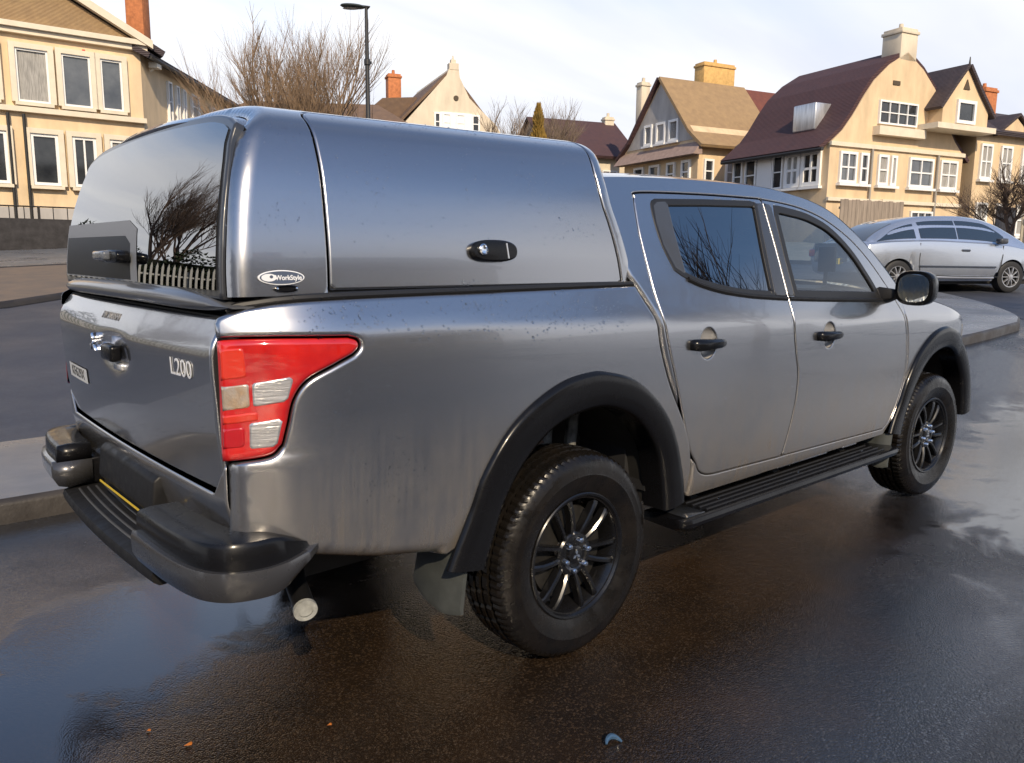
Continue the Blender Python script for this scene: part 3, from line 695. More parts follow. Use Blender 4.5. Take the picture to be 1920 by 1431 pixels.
def build_cab():
    for side, gl in (('rear', G_DARK), ('front', G_CLEAR)):
        dp, wn = (RDOOR, RWIN) if side == 'rear' else (FDOOR, FWIN)
        hx, hz = (.665, 1.075) if side == 'rear' else (1.625, 1.052)
        cup = [(hx+.008+.054*math.cos(q), hz+.060*math.sin(q)) for q in [2*math.pi*i/28 for i in range(28)]]
        d = panel('door', dp, PR(), PAINT, truck, holes=[wn, cup], e=.007, out=SIDE, flange=.03)
        kids = []
        # black surround, then the pane set back
        wd = -.020 if side == 'rear' else -.030
        kids.append(panel('window_frame', off2(wn, .008), PR(.003), SEAL, d, holes=[off2(wn, wd)], e=.005, step=.03, out=SIDE, flange=.012))
        kids.append(panel('window_glass', off2(wn, wd+.004), PR(-.006), gl, d, rolls=[], step=.05, out=SIDE, flange=0))
        if side == 'rear':
            q = [(.528, 1.450), (.526, 1.54), (.540, 1.603), (.570, 1.619), (.640, 1.624), (.625, 1.50), (.618, 1.335), (.560, 1.365)]
            kids.append(panel('quarter_trim', q, PR(.0035), mat('grey_quarter_trim', (.045, .047, .052), .3, coat=.5), d, e=.005, step=.03, out=SIDE, flange=.01))
            kids.append(panel('pillar_trim', [(1.306, 1.648), (1.356, 1.652), (1.336, 1.42), (1.311, 1.24), (1.216, 1.246), (1.25, 1.40)], PR(.0035), mat('satin_pillar', (.030, .032, .038), .32, coat=.4), d, e=.004, step=.03, out=SIDE, flange=.01))
        else:
            kids.append(panel('pillar_trim', [(1.372, 1.652), (1.430, 1.648), (1.398, 1.42), (1.376, 1.24), (1.327, 1.24), (1.352, 1.42)], PR(.0035), mat('satin_pillar'), d, e=.004, step=.03, out=SIDE, flange=.01))
        # belt moulding
        ln = [(.62, 1.322), (.70, 1.297), (.82, 1.272), (.95, 1.255), (1.08, 1.243), (1.305, 1.229)] if side == 'rear' else [(1.328, 1.228), (1.6, 1.216), (2.0, 1.202), (2.24, 1.194)]
        mb = MB(); mb.tube(on_side(spline(ln, 6), .001), .010, 8); kids.append(mb.build('belt_moulding', BLACK, d, smooth=True))
        # handle with the dished cup behind it
        hx, hz = (.665, 1.075) if side == 'rear' else (1.625, 1.052)
        y0 = -float(W(hx, hz))
        mb = MB(); rings = []
        for r, o in ((1.02, -.004), (.97, -.010), (.86, -.020), (.66, -.029), (.4, -.034), (.02, -.036)):
            rings.append([(hx+.008+r*.054*math.cos(q), -float(W(hx+.008+r*.054*math.cos(q), hz+r*.060*math.sin(q)))-o*.8, hz+r*.060*math.sin(q)) for q in [2*math.pi*i/28 for i in range(28)]])
        mb.loft(rings, cap=False); kids.append(mb.build('handle_cup', mat('handle_cup_paint', (.62, .62, .63), .30, metal=.6, coat=1.), d, smooth=True, angle=80))  # body paint lightened in the cup to offset the handle's shade
        secs = []
        for u, hgt, dep in ((-.112, .012, .010), (-.106, .019, .024), (-.085, .022, .034), (-.04, .0205, .042), (.0, .018, .044), (.05, .017, .040), (.085, .014, .030), (.102, .008, .014)):
            yy = -float(W(hx+u, hz)); secs.append([(hx+u, yy+.004, hz-hgt), (hx+u, yy-dep*.8, hz-hgt), (hx+u, yy-dep, hz-hgt*.4), (hx+u, yy-dep, hz+hgt*.5), (hx+u, yy-dep*.7, hz+hgt), (hx+u, yy+.004, hz+hgt)])
        mb = MB(); mb.loft(secs); kids.append(mb.build('door_handle', GBLACK, d, smooth=True, angle=50))
        d2 = mirror_y(d)
        for k in kids:
            mirror_y(k, parent=d2)
    # body side around the doors: rear pillar, roof rail, windscreen pillar, sill
    roofl = [(.24, 1.688), (.372, 1.699), (.60, 1.712), (.871, 1.722), (1.367, 1.727), (1.736, 1.698), (1.90, 1.668), (2.016, 1.633), (2.15, 1.565), (2.268, 1.487), (2.383, 1.385), (2.49, 1.265), (2.53, 1.215)]
    jcab = [(.24, 1.688), (.245, 1.60), (.255, 1.485), (.275, 1.36), (.305, 1.304), (.338, 1.25), (.371, 1.18), (.390, 1.083), (.457, .938), (.578, .757), (.622, .66), (.643, .56), (.640, .455)]
    outl = spline(roofl, 4)+[(2.48, 1.15), (2.462, 1.115), (2.50, .98), (2.526, .86), (2.522, .755), (2.476, .62), (2.42, .53), (2.36, .470)]+[(.66, .455)]+spline(jcab, 3)[::-1][:-1]
    holes = [off2(RDOOR, .006), off2(FDOOR, .006)]
    # doors meet: one common opening
    both = None
    bs = panel('cab_side', outl, PR(-.0005), PAINT, truck, holes=[off2(RDOOR, .0045), off2(FDOOR, .0030)], rolls=[(spline(jcab, 3), False, .020)]+[(dense(off2(RDOOR, .0045), .02), True, .005), (dense(off2(FDOOR, .003), .02), True, .005)], step=.03, out=SIDE, flange=.03)
    mirror_y(bs)
    # dark liner seen in the shut lines
    ls = panel('door_shut', off2(outl, -.02), PR(-.045), SEAL, truck, holes=[off2(RWIN, .012), off2(FWIN, .012)], rolls=[], step=.06, out=SIDE, flange=0)
    mirror_y(ls)
    # roof and windscreen, lofted between the two roof rails
    st = np.array([(x, float(W(x, z)), z) for x, z in [(.24, 1.688), (.372, 1.699), (.60, 1.712), (.871, 1.722), (1.367, 1.727), (1.736, 1.698), (1.90, 1.668), (2.016, 1.633), (2.15, 1.565), (2.268, 1.487), (2.383, 1.385), (2.49, 1.265), (2.53, 1.215)]])
    tt = st[:, 0]
    fx = pchip(tt, st[:, 0]); fy = pchip(tt, st[:, 1]); fz = pchip(tt, st[:, 2])
    dxf = pchip([.24, 1.4, 1.75, 2.016, 2.268, 2.53], [-.03, 0, .015, .10, .20, .32]); dzf = pchip([.24, 1.4, 1.75, 2.016, 2.268, 2.53], [.045, .05, .055, .05, .03, .012])
    def PRF(t, s):
        q = s/.64; k = 1-np.abs(q)**2.4
        return np.stack([fx(t)+dxf(t)*k, fy(t)*q, fz(t)+dzf(t)*(1-np.abs(q)**3.2)], -1)
    panel('roof', [(.24, -.64), (1.80, -.64), (1.80, .64), (.24, .64)], PRF, PAINT, truck, rolls=[([(.24, -.64), (.24, .64)], False, .03)], step=.05, out=(0, 0, 1), flange=.0)
    panel('windscreen', [(1.86, -.575), (2.50, -.575), (2.50, .575), (1.86, .575)], PRF, G_WIND, truck, rolls=[], step=.06, out=(0, 0, 1), flange=0)
    panel('windscreen_frame', [(1.80, -.64), (2.53, -.64), (2.53, .64), (1.80, .64)], PRF, PAINT, truck, holes=[[(1.865, -.57), (2.495, -.57), (2.495, .57), (1.865, .57)]], rolls=[], step=.04, out=(0, 0, 1), flange=0, lift=.002)
    # front wing and nose
    arch = inset_arch(.35, 2.985)
    wing = spline([(2.474, 1.115), (2.470, 1.16), (2.50, 1.200), (2.62, 1.205), (2.9, 1.172), (3.2, 1.108), (3.42, 1.03), (3.58, .93), (3.66, .80), (3.68, .62), (3.62, .46)], 4)+[(3.56, .47)]+[p for p in arch[::-1] if p[1] > .5]+[(2.432, .53), (2.487, .62), (2.533, .755), (2.537, .86), (2.512, .98)]
    wg = panel('front_wing', wing, PR(), PAINT, truck, e=.008, out=SIDE, flange=.03); mirror_y(wg)
    fz2 = pchip([2.48, 2.62, 2.9, 3.2, 3.42, 3.58, 3.66], [1.204, 1.205, 1.172, 1.108, 1.03, .93, .82])
    def PB(x, s):
        z = fz2(x); return np.stack([x+.10*(1-s**2)*sst(3.0, 3.66, x), (W(x, z)-.004)*s, z+.075*(1-np.abs(s)**2.2)], -1)
    panel('bonnet', [(2.48, -1), (3.655, -1), (3.655, 1), (2.48, 1)], PB, PAINT, truck, rolls=[], step=.06, out=(0, 0, 1), flange=0)
    def PN(s, z):
        x = 3.66+.0*s; x = np.where(z > .62, np.interp(z, [.62, .80, .93], [3.68, 3.66, 3.60]), np.interp(z, [.40, .62], [3.60, 3.68])); return np.stack([x+.10*(1-s**2), W(x, z)*s, z], -1)
    panel('front_bumper', [(-1, .42), (1, .42), (1, .86), (-1, .86)], PN, PAINT, truck, rolls=[], step=.06, out=(1, 0, 0), flange=0)
    hl = panel('headlight', [(3.36, 1.028), (3.50, .975), (3.60, .90), (3.62, .86), (3.50, .875), (3.40, .94)], PR(.004), LCLEAR, truck, e=.008, step=.02, out=SIDE, flange=.02); mirror_y(hl)
    # arch flares
    for dx in (0., 2.985):
        O = resample(ARCH_O, 56); I = resample(ARCH_I, 56); rings = []
        for o, i in zip(O, I):
            r = []
            for s_, h in ((-.01, -.002), (.0, .004), (.04, .013), (.10, .018), (.30, .020), (.60, .0185), (.85, .013), (.97, .004), (1.0, -.012), (1.02, -.10)):
                p = o+(i-o)*s_; x = p[0]+dx; y = -(max(float(W(x, p[1])), .868-.02*max(0, x-3.45))+h); r.append((x, y, p[1]))
            rings.append(r)
        mb = MB(); mb.loft(rings, closed=False, cap=False); f = mb.build('wheel_arch_flare', GBLACK, truck, smooth=True, angle=60); mirror_y(f)
        # inner liner
        rings = []
        for i in I:
            rings.append([(i[0]+dx, y, i[1]+.012) for y in (-.79, -.60, -.46)])
        mb = MB(); mb.loft(rings, closed=False, cap=False)
        base = len(mb.V); 
        mb.add([(p[0]+dx, -.455, p[1]+.012) for p in I], [tuple(range(len(I)))])
        f = mb.build('wheel_arch_liner', UNDER, truck); mirror_y(f)
build_cab()
# ------------------------------------------------------------------ wheels
TYRE = mat('wet_tyre_rubber', (.0045, .0042, .004), rough=.30, spec=.36, rvar=.14, rscale=18, var=.5, var_scale=12, var2=(.010, .008, .0065), bump=.25, bump_scale=120, bump_dist=.002)
RIMM = mat('gloss_black_alloy', (.007, .007, .008), rough=.30, metal=.2, coat=.3, coat_rough=.12, rvar=.06, rscale=30)
DISC = mat('brake_metal', (.018, .017, .016), rough=.55, metal=.3, var=.5, var_scale=20)
def add_wheel(x, y, out, steer=0., phase=0.):
    """wheel centred at (x, y, .372); out=-1 faces the truck's right"""
    Rt, Rr, wd = .372, .222, .122
    n = 240
    # tyre: tread ribs with circumferential grooves and cut shoulder blocks
    prof_ = [(.205, -.098), (.228, -.104), (.245, -.112), (.285, -.1235), (.318, -.1215), (.338, -.114), (.350, -.107), (.3585, -.098), (.364, -.088),
             (.3665, -.072), (.3675, -.060), (.3560, -.0585), (.3560, -.0480), (.3695, -.0465), (.3705, -.024), (.3580, -.0225), (.3580, -.0100), (.3715, -.0085), (.3715, .0085), (.3580, .0100), (.3580, .0225), (.3705, .024), (.3695, .0465),
             (.3560, .0480), (.3560, .0585), (.3675, .060), (.3665, .072), (.364, .088), (.3585, .098), (.350, .107), (.338, .114), (.318, .1215), (.2975, .1232), (.292, .1250), (.286, .1235), (.262, .1170), (.245, .112), (.232, .106), (.222, .102), (.205, .098)]
    V = []; F = []; m = len(prof_)
    for k in range(n):
        a = 2*math.pi*k/n
        for j, (r, h) in enumerate(prof_):
            cut = 0.
            if .348 < r < .369 and abs(h) > .058 and k % 3 == 0: cut = .0045
            if r > .366 and abs(h) < .05 and (k+int(40*h/.05)) % 6 == 0: cut = .006
            sl = (h/.1)*.02 if abs(h) < .1 else 0.
            if abs(h) > .118 and .287 < r < .30 and not (25 < k % 120 < 78): h = h-math.copysign(.0012, h)
            rr = r-cut; aa = a+sl
            V.append((rr*math.cos(aa), h, rr*math.sin(aa)))
    for k in range(n):
        for j in range(m-1):
            F.append((k*m+j, k*m+j+1, ((k+1) % n)*m+j+1, ((k+1) % n)*m+j))
    # rim barrel + lip + spokes, outer face at +h
    rb = MB()
    rb.revolve([(.200, -.09), (.185, -.02), (.190, .05), (.205, .082), (.213, .094), (.2235, .100), (.2265, .106), (.2225, .1095), (.2155, .108), (.2095, .099), (.200, .082), (.186, .04), (.182, -.02), (.196, -.09)], n=96, closed=True)
    for i in range(12):
        a0 = 2*math.pi*i/12+phase; pair = 1 if i % 2 else -1
        tilt = .055*pair
        ri = []
        for r, w_, hh, dh, tw in ((.045, .012, .070, .020, 0), (.075, .0105, .086, .030, .1), (.115, .0095, .095, .034, .35), (.160, .0098, .0985, .034, .7), (.192, .0115, .097, .030, .95), (.211, .016, .090, .024, 1.)):
            an = a0+tilt*tw*1.6
            ca, sa = math.cos(an), math.sin(an); tx, tz = -sa, ca
            lw = w_; tp = lw*.55
            ring = [(r*ca+tx*lw, hh-dh, r*sa+tz*lw), (r*ca+tx*lw*.95, hh-.006, r*sa+tz*lw*.95), (r*ca+tx*tp*(.6 if pair > 0 else 1.2), hh, r*sa+tz*tp*(.6 if pair > 0 else 1.2)),
                    (r*ca-tx*tp*(1.2 if pair > 0 else .6), hh, r*sa-tz*tp*(1.2 if pair > 0 else .6)), (r*ca-tx*lw*.95, hh-.006, r*sa-tz*lw*.95), (r*ca-tx*lw, hh-dh, r*sa-tz*lw)]
            ri.append(ring)
        rb.loft(ri)
    rb.revolve([(.001, .060), (.040, .060), (.066, .058), (.078, .070), (.080, .080), (.074, .086), (.058, .088), (.052, .084), (.040, .082), (.001, .082)], n=48)
    hub = MB(); hub.revolve([(.001, .094), (.024, .093), (.031, .090), (.0335, .084), (.034, .07)], n=32)
    emb = MB()
    for k in range(3):
        an = R(90+120*k); u = (math.cos(an), math.sin(an)); v = (-u[1], u[0]); l, ww = .020, .0115
        P4 = [(0, 0), (u[0]*l*.5+v[0]*ww*.5, u[1]*l*.5+v[1]*ww*.5), (u[0]*l, u[1]*l), (u[0]*l*.5-v[0]*ww*.5, u[1]*l*.5-v[1]*ww*.5)]
        emb.prism(P4, (.090, .0955), 1)
    nuts = []
    for k in range(6):
        an = 2*math.pi*k/6+.25; c = (.0555*math.cos(an), 0, .0555*math.sin(an))
        nb_ = MB(); nb_.revolve([(.001, .108), (.007, .107), (.0105, .102), (.0115, .085), (.013, .082)], c=c, n=10); nuts.append(nb_)
    dsc = MB(); dsc.revolve([(.06, .045), (.165, .045), (.168, .03), (.168, -.03), (.06, -.03)], n=48)
    # orient: local +y is the outer face
    M = Matrix.Translation((x, y, .372)) @ Matrix.Rotation(steer, 4, 'Z') @ Matrix.Diagonal((1, out, 1, 1))
    def place(o):
        o.data.transform(M)
        if out < 0: o.data.flip_normals()
        return o
    root = place(rb.build('wheel', RIMM, truck, smooth=True, angle=24))
    to = mesh_obj('tyre', V, F, TYRE, root)
    bm = bmesh.new(); bm.from_mesh(to.data); bmesh.ops.recalc_face_normals(bm, faces=bm.faces); bm.to_mesh(to.data); bm.free()
    to.data.polygons.foreach_set('use_smooth', [True]*len(to.data.polygons)); to.data.set_sharp_from_angle(angle=R(18)); place(to)
    place(hub.build('centre_cap', RIMM, root, smooth=True)); place(emb.build('cap_emblem', CHROME, root))
    for nb_ in nuts: place(nb_.build('wheel_nut', CHROME, root, smooth=True))
    place(dsc.build('brake_disc', DISC, root, smooth=True, angle=30))
    return root
add_wheel(0, -.757, -1, phase=.10)
add_wheel(3.0, -.757, -1, steer=R(-3), phase=.35)
add_wheel(0, .757, 1, phase=.2)
add_wheel(3.0, .757, 1, steer=R(-3), phase=.0)

# ------------------------------------------------------------------ rear step bumper
BUMP = mat('dark_grey_bumper', (.060, .060, .064), rough=.30, metal=.45, coat=.8, coat_rough=.06, rvar=.08, rscale=10)
def build_bumper():
    path = spline([(-.985, -.858), (-1.03, -.885), (-1.10, -.905), (-1.18, -.908), (-1.255, -.880), (-1.305, -.805), (-1.330, -.66), (-1.340, -.46)], 6)
    n = len(path)
    root = None
    for sgn in (1, -1):
        rings_l = []; rings_u = []
        for i, (px, py) in enumerate(path):
            a = path[max(i-1, 0)]; b = path[min(i+1, n-1)]; t = np.array([b[0]-a[0], b[1]-a[1]]); t = t/np.linalg.norm(t); nr = np.array([t[1], -t[0]])
            if nr[0]*(px+.7)+nr[1]*(py+.3) < 0: nr = -nr
            k = min(1, i/15.0); k = k*k*(3-2*k)          # tapers to a point along the flank
            f = i/(n-1)
            zb = .632+(.548-.632)*k+.012*f; zc = .655-.018*k+.02*f*f; zt = .662+.048*k+.006*f
            if i == 0: zb, zc, zt = .640, .655, .660
            def q(d, z): return (px-nr[0]*d, (py-nr[1]*d), z)
            dep = .03+.10*k
            rings_l.append([q(dep, zb+.015), q(.045*k+.006, zb), q(.016, zb+.010*k), q(.002, zb+.035*k+.004), q(.0, zc-.016*k), q(.004, zc), q(dep, zc)])
            rings_u.append([q(dep, zc+.0004), q(.016, zc+.0004), q(.017, zc+.016*k), q(.019, zt-.014*k), q(.026, zt-.004), q(.040*k+.018, zt), q(dep, zt-.002)])
        lo = MB(); lo.loft(rings_l); up = MB(); up.loft(rings_u)
        if sgn == 1: pass
        l = lo.build('bumper_end', BUMP, None, smooth=True, angle=42); u = up.build('bumper_end_pad', GBLACK, None, smooth=True, angle=38)
        if root is None:
            # the step between the two ends is the bumper itself
            mb = MB()
            ys = np.linspace(-.50, .50, 21); secs = []
            for y in ys:
                c = .018*(1-(y/.5)**2); x0 = -1.305-c
                secs.append([(x0+.22, y, .505), (x0+.02, y, .500), (x0+.004, y, .512), (x0, y, .530), (x0+.006, y, .546), (x0+.03, y, .553), (x0+.22, y, .553)])
            mb.loft(secs); root = mb.build('rear_bumper', BLACK, truck, smooth=True, angle=40)
            for k in range(6):
                rb = MB(); xx = .045+k*.028
                rb.tube([(-1.305-.018*(1-(y/.46)**2)+xx, y, .5545) for y in np.linspace(-.44, .44, 13)], .0042, 6); rb.build('tread_rib', mat('worn_rib', (.055, .056, .060), .35), root, smooth=True)
            mb = MB(); mb.box((-1.20, -.45, .45), (-1.06, .45, .54)); mb.build('bumper_beam', UNDER, root)
            for k in (-1, 1):
                mb = MB(); mb.box((-1.290, min(k*.470, k*.66), .556), (-1.12, max(k*.470, k*.66), .660)); mb.build('bumper_core', GBLACK, root, bevel=.012)
        if sgn == 1:
            l.parent = root; u.parent = root
        else:
            l2 = mirror_y(l, parent=root); u2 = mirror_y(u, parent=root); bpy.data.objects.remove(l); bpy.data.objects.remove(u)
build_bumper()

# ------------------------------------------------------------------ side steps, flaps, exhaust, mirrors
def side_bits():
    secs = []
    for x, k in ((.50, .55), (.515, .85), (.55, 1), (.75, 1), (2.25, 1), (2.36, 1), (2.40, .8), (2.42, .5)):
        yo = -.945+.055*(1-k); zt = .405
        secs.append([(x, -.74, zt-.040), (x, yo+.035, zt-.046), (x, yo+.008, zt-.036), (x, yo, zt-.018), (x, yo+.006, zt-.004), (x, yo+.022, zt), (x, yo+.040, zt-.004), (x, -.74, zt-.004)])
    mb = MB(); mb.loft(secs); st = mb.build('side_step', GBLACK, truck, smooth=True, angle=45)
    kids = []
    for k in range(4):
        rb = MB(); y = -.895+k*.034; rb.tube([(.70, y, .402), (2.30, y, .402)], .0055, 6); kids.append(rb.build('tread_rib', BLACK, st, smooth=True))
    pad = MB(); pad.box((.545, -.915, .401), (.665, -.765, .4065)); kids.append(pad.build('end_pad', mat('smooth_pad', (.02, .022, .026), .18, coat=.6), st, bevel=.002))
    for x in (.8, 1.45, 2.1):
        b = MB(); b.prism([(-.78, .36), (-.62, .40), (-.60, .47), (-.64, .47), (-.80, .385)], (x-.025, x+.025), 0); kids.append(b.build('step_bracket', UNDER, st))
        bo = MB(); bo.revolve([(.001, .4085), (.006, .408), (.007, .402)], c=(x+.06, -.845, 0), ax=2, n=8); kids.append(bo.build('bolt', CHROME, st))
    s2 = mirror_y(st)
    for k in kids: mirror_y(k, parent=s2)
    # mudflaps
    fm = mat('grey_rubber_flap', (.048, .053, .052), rough=.5, var=.25, var_scale=14)
    for x, z0, z1, y0, y1 in ((-.490, .300, .540, -.640, -.862), (2.44, .27, .46, -.70, -.875)):
        rings = []
        for t in np.linspace(0, 1, 9):
            y = y0+(y1-y0)*t; bow = -.035*math.sin(math.pi*min(1, t*.6+.25))+.05*max(0, t-.75); zb = z0+.05*(1-t)**2+.03*max(0, t-.8)*5*.3
            rings.append([(x+bow+dx, y, z) for dx, z in ((0, z1), (-.018, (z0+z1)/2), (-.030, zb+.02), (-.026, zb), (-.016, zb), (-.016, zb+.02), (-.004, (z0+z1)/2), (.012, z1))])
        mb = MB(); mb.loft(rings); f = mb.build('mudflap', fm, truck, smooth=True, angle=50)
        b = MB(); b.revolve([(.001, -.010), (.008, -.009), (.009, 0)], c=(x-.034, y0-.05, z1-.045), ax=0, n=8); bo = b.build('bolt', CHROME, f)
        f2 = mirror_y(f); mirror_y(bo, parent=f2)
    # exhaust
    a = Vector((-.90, -.50, .52)); b = Vector((-.965, -.665, .475)); c = Vector((-1.000, -.795, .445)); ax = (c-b).normalized()
    mb = MB(); mb.tube([(-.2, -.45, .50), (-.75, -.42, .53), a, b, c], .030, 20, cap=False); ex = mb.build('exhaust', mat('dark_exhaust', (.02, .02, .022), .4, metal=.6), truck, smooth=True)
    mb = MB(); mb.tube([c-ax*.012, c+ax*.0], .0325, 24, cap=False); mb.tube([c-ax*.012, c], .0265, 24, cap=False)
    u = ax.orthogonal().normalized(); v = ax.cross(u)
    r1 = [c+(u*math.cos(q)+v*math.sin(q))*.0325 for q in [2*math.pi*i/24 for i in range(24)]]; r2 = [c+(u*math.cos(q)+v*math.sin(q))*.0200 for q in [2*math.pi*i/24 for i in range(24)]]
    r3 = [p-ax*.004 for p in r2]
    mb.loft([r1, r2], cap=False); tip = mb.build('exhaust_tip', mat('pale_pipe_metal', (.50, .51, .48), .45, metal=.5, var=.3, var_scale=40), ex, smooth=True, angle=30)
    mb = MB(); mb.add([c-ax*.003+(u*math.cos(q)+v*math.sin(q))*.0205 for q in [2*math.pi*i/24 for i in range(24)]], [tuple(range(24))]); mb.build('exhaust_baffle', mat('pale_pipe_metal'), ex)
    # mirrors
    c = Vector((2.285, -1.005, 1.262))
    rings = []
    for x, s_, dy in ((-.052, .86, 0), (-.050, .97, 0), (-.035, 1.0, 0), (.01, .98, 0), (.055, .82, .01), (.085, .5, .02), (.098, .12, .03)):
        rings.append([(c.x+x+.02*math.cos(q), c.y+dy+.104*s_*np.sign(math.cos(q))*abs(math.cos(q))**.72, c.z+.088*s_*np.sign(math.sin(q))*abs(math.sin(q))**.72) for q in [2*math.pi*i/36 for i in range(36)]])
    mb = MB(); mb.loft(rings); mi = mb.build('door_mirror', GBLACK, truck, smooth=True, angle=40)
    g = MB(); g.loft([[(c.x-.0575+.02*math.cos(q), c.y+.084*np.sign(math.cos(q))*abs(math.cos(q))**.75, c.z+.070*np.sign(math.sin(q))*abs(math.sin(q))**.75) for q in [2*math.pi*i/36 for i in range(36)]], [(c.x-.0540+.02*math.cos(q), c.y+.084*np.sign(math.cos(q))*abs(math.cos(q))**.75, c.z+.070*np.sign(math.sin(q))*abs(math.sin(q))**.75) for q in [2*math.pi*i/36 for i in range(36)]]])
    mg = g.build('mirror_glass', mat('wet_mirror', (.42, .45, .45), .03, metal=1., bump=.5, bump_scale=28, bump_dist=.004, stretch=(1, 3, .6)), mi)
    a_ = MB(); a_.loft([[(2.27, -.90, 1.205), (2.33, -.90, 1.205), (2.33, -.90, 1.25), (2.27, -.90, 1.25)], [(2.235, -.82, 1.19), (2.36, -.82, 1.165), (2.33, -.82, 1.245), (2.245, -.82, 1.265)]]); b_ = a_.build('mirror_arm', BLACK, mi, bevel=.006)
    a2 = MB(); a2.box((2.268, -.96, 1.200), (2.325, -.895, 1.245)); b2 = a2.build('mirror_arm', BLACK, mi, bevel=.006)
    m2 = mirror_y(mi); mirror_y(mg, parent=m2); mirror_y(b_, parent=m2); mirror_y(b2, parent=m2)
side_bits()

def chassis():
    mb = MB()
    for y in (-.48, .38): mb.box((-1.1, y, .40), (3.4, y+.10, .52))
    mb.box((.45, -.70, .44), (2.5, .70, .50)); mb.box((2.6, -.45, .42), (3.5, .45, .95))
    ch = mb.build('chassis', UNDER, truck)
    mb = MB(); mb.tube([(0, -.70, .372), (0, .70, .372)], .045, 12); mb.revolve([(.001, -.12), (.10, -.10), (.13, 0), (.10, .10), (.001, .12)], c=(0, .05, .372), ax=0, n=20); mb.build('rear_axle', UNDER, truck, smooth=True)
    # leaf springs, shackle brackets, damper
    for k in (-1, 1):
        lf = MB()
        for j in range(4):
            L_ = .62-.12*j; lf.tube([(x, k*.56, .36+.06*(1-(x/.62)**2)*-1+.11-.014*j+.0) for x in np.linspace(-L_, L_, 9)], .016, 6)
        l = lf.build('leaf_spring', UNDER, truck)
    br = MB(); br.prism([(-.24, .74), (-.20, .84), (-.13, .875), (-.06, .85), (-.03, .75)], (-.62, -.59), 1); br.prism([(-.28, .73), (-.02, .75), (-.03, .765), (-.27, .75)], (-.70, -.55), 1)
    br.revolve([(.018, -.012), (.034, -.012), (.034, .012), (.018, .012)], c=(-.13, -.632, .815), n=20, closed=True); br.build('spring_bracket', RUST, truck)
    dm = MB(); dm.tube([(.04, -.60, .42), (.10, -.58, .93)], .036, 14); dm.tube([(.16, -.62, .50), (.24, -.60, .90)], .024, 10); dm.build('damper', mat('muddy_grey_metal', (.16, .16, .15), .6, var=.6, var_scale=26, var2=(.04, .04, .04)), truck, smooth=True)
chassis()

# ------------------------------------------------------------------ cab interior
def interior():
    FAB = mat('dark_seat_cloth', (.020, .021, .023), .85); PL = mat('dash_plastic', (.022, .022, .024), .55)
    mb = MB(); mb.box((.45, -.78, .50), (2.6, .78, .56)); mb.box((.42, -.70, .52), (.47, .70, 1.16)); mb.build('cab_floor', PL, truck)
    for y in (-.37, .37):
        s_ = MB(); s_.box((1.42, y-.25, .74), (1.92, y+.25, .88)); s_.box((1.45, y-.20, .56), (1.88, y+.20, .75)); s = s_.build('front_seat', FAB, truck, bevel=.04, seg=3)
        b = MB(); b.loft([[(1.36+dx, y-w_, z), (1.48+dx, y-w_, z), (1.48+dx, y+w_, z), (1.36+dx, y+w_, z)] for dx, w_, z in ((.06, .23, .84), (.0, .25, 1.05), (-.08, .22, 1.30), (-.11, .15, 1.38))]); b.build('seat_back', FAB, s, bevel=.03, seg=3)
        h = MB(); h.box((1.25, y-.12, 1.41), (1.35, y+.12, 1.56)); h.build('headrest', FAB, s, bevel=.035, seg=3)
    r = MB(); r.box((.62, -.66, .72), (1.08, .66, .86)); s = r.build('rear_bench', FAB, truck, bevel=.04, seg=3)
    b = MB(); b.loft([[(.48+dx, -.66, z), (.62+dx, -.66, z), (.62+dx, .66, z), (.48+dx, .66, z)] for dx, z in ((.06, .84), (.0, 1.30))]); b.build('seat_back', FAB, s, bevel=.03)
    for y in (-.42, .42):
        h = MB(); h.box((.47, y-.13, 1.31), (.56, y+.13, 1.45)); h.build('headrest', FAB, s, bevel=.035, seg=3)
    d = MB(); d.loft([[(2.10, y, .85), (2.06, y, 1.08), (2.14, y, 1.20), (2.30, y, 1.225), (2.60, y, 1.17), (2.62, y, .80)] for y in np.linspace(-.76, .76, 9)]); da = d.build('dashboard', PL, truck, smooth=True, angle=40)
    c = MB(); c.loft([[(2.12, y, 1.195), (2.11, y, 1.245), (2.24, y, 1.26), (2.34, y, 1.22)] for y in np.linspace(-.55, -.19, 5)]); c.build('instrument_cowl', PL, da, smooth=True)
    # steering wheel (right-hand drive)
    ctr = Vector((1.90, -.37, 1.15)); ax = Vector((-.90, 0, .42)).normalized(); u = Vector((0, 1, 0)); v = ax.cross(u)
    w_ = MB(); w_.tube([ctr+(u*math.cos(q)+v*math.sin(q))*.185 for q in [2*math.pi*i/36 for i in range(37)]], .016, 8, cap=False)
    sw = w_.build('steering_wheel', BLACK, truck, smooth=True)
    h = MB()
    for q in (0, math.pi, -math.pi/2): h.tube([ctr-ax*.02, ctr+(u*math.cos(q)+v*math.sin(q))*.18], [.03, .014], 8)
    h.tube([ctr-ax*.05, ctr+ax*.015], [.075, .06], 18); h.build('steering_hub', BLACK, sw, smooth=True)
    h = MB(); h.tube([ctr-ax*.03, (2.2, -.37, .98)], .03, 10); h.build('steering_column', BLACK, sw, smooth=True)
    # phone holder on the screen
    p = MB(); p.tube([(2.52, -.38, 1.20), (2.46, -.42, 1.30), (2.42, -.44, 1.36)], .012, 8); ph = p.build('phone_holder', BLACK, truck, smooth=True)
    p = MB(); p.box((2.395, -.50, 1.33), (2.42, -.40, 1.47)); p.build('phone_clamp', BLACK, ph, bevel=.006)
    m = MB(); m.box((1.93, -.10, 1.56), (1.96, .12, 1.63)); m.build('rear_view_mirror', BLACK, truck, bevel=.01)
    v_ = MB(); v_.box((.55, -.60, 1.655), (1.75, .60, 1.675)); v_.build('headlining', mat('headlining', (.30, .30, .29), .9), truck)
interior()

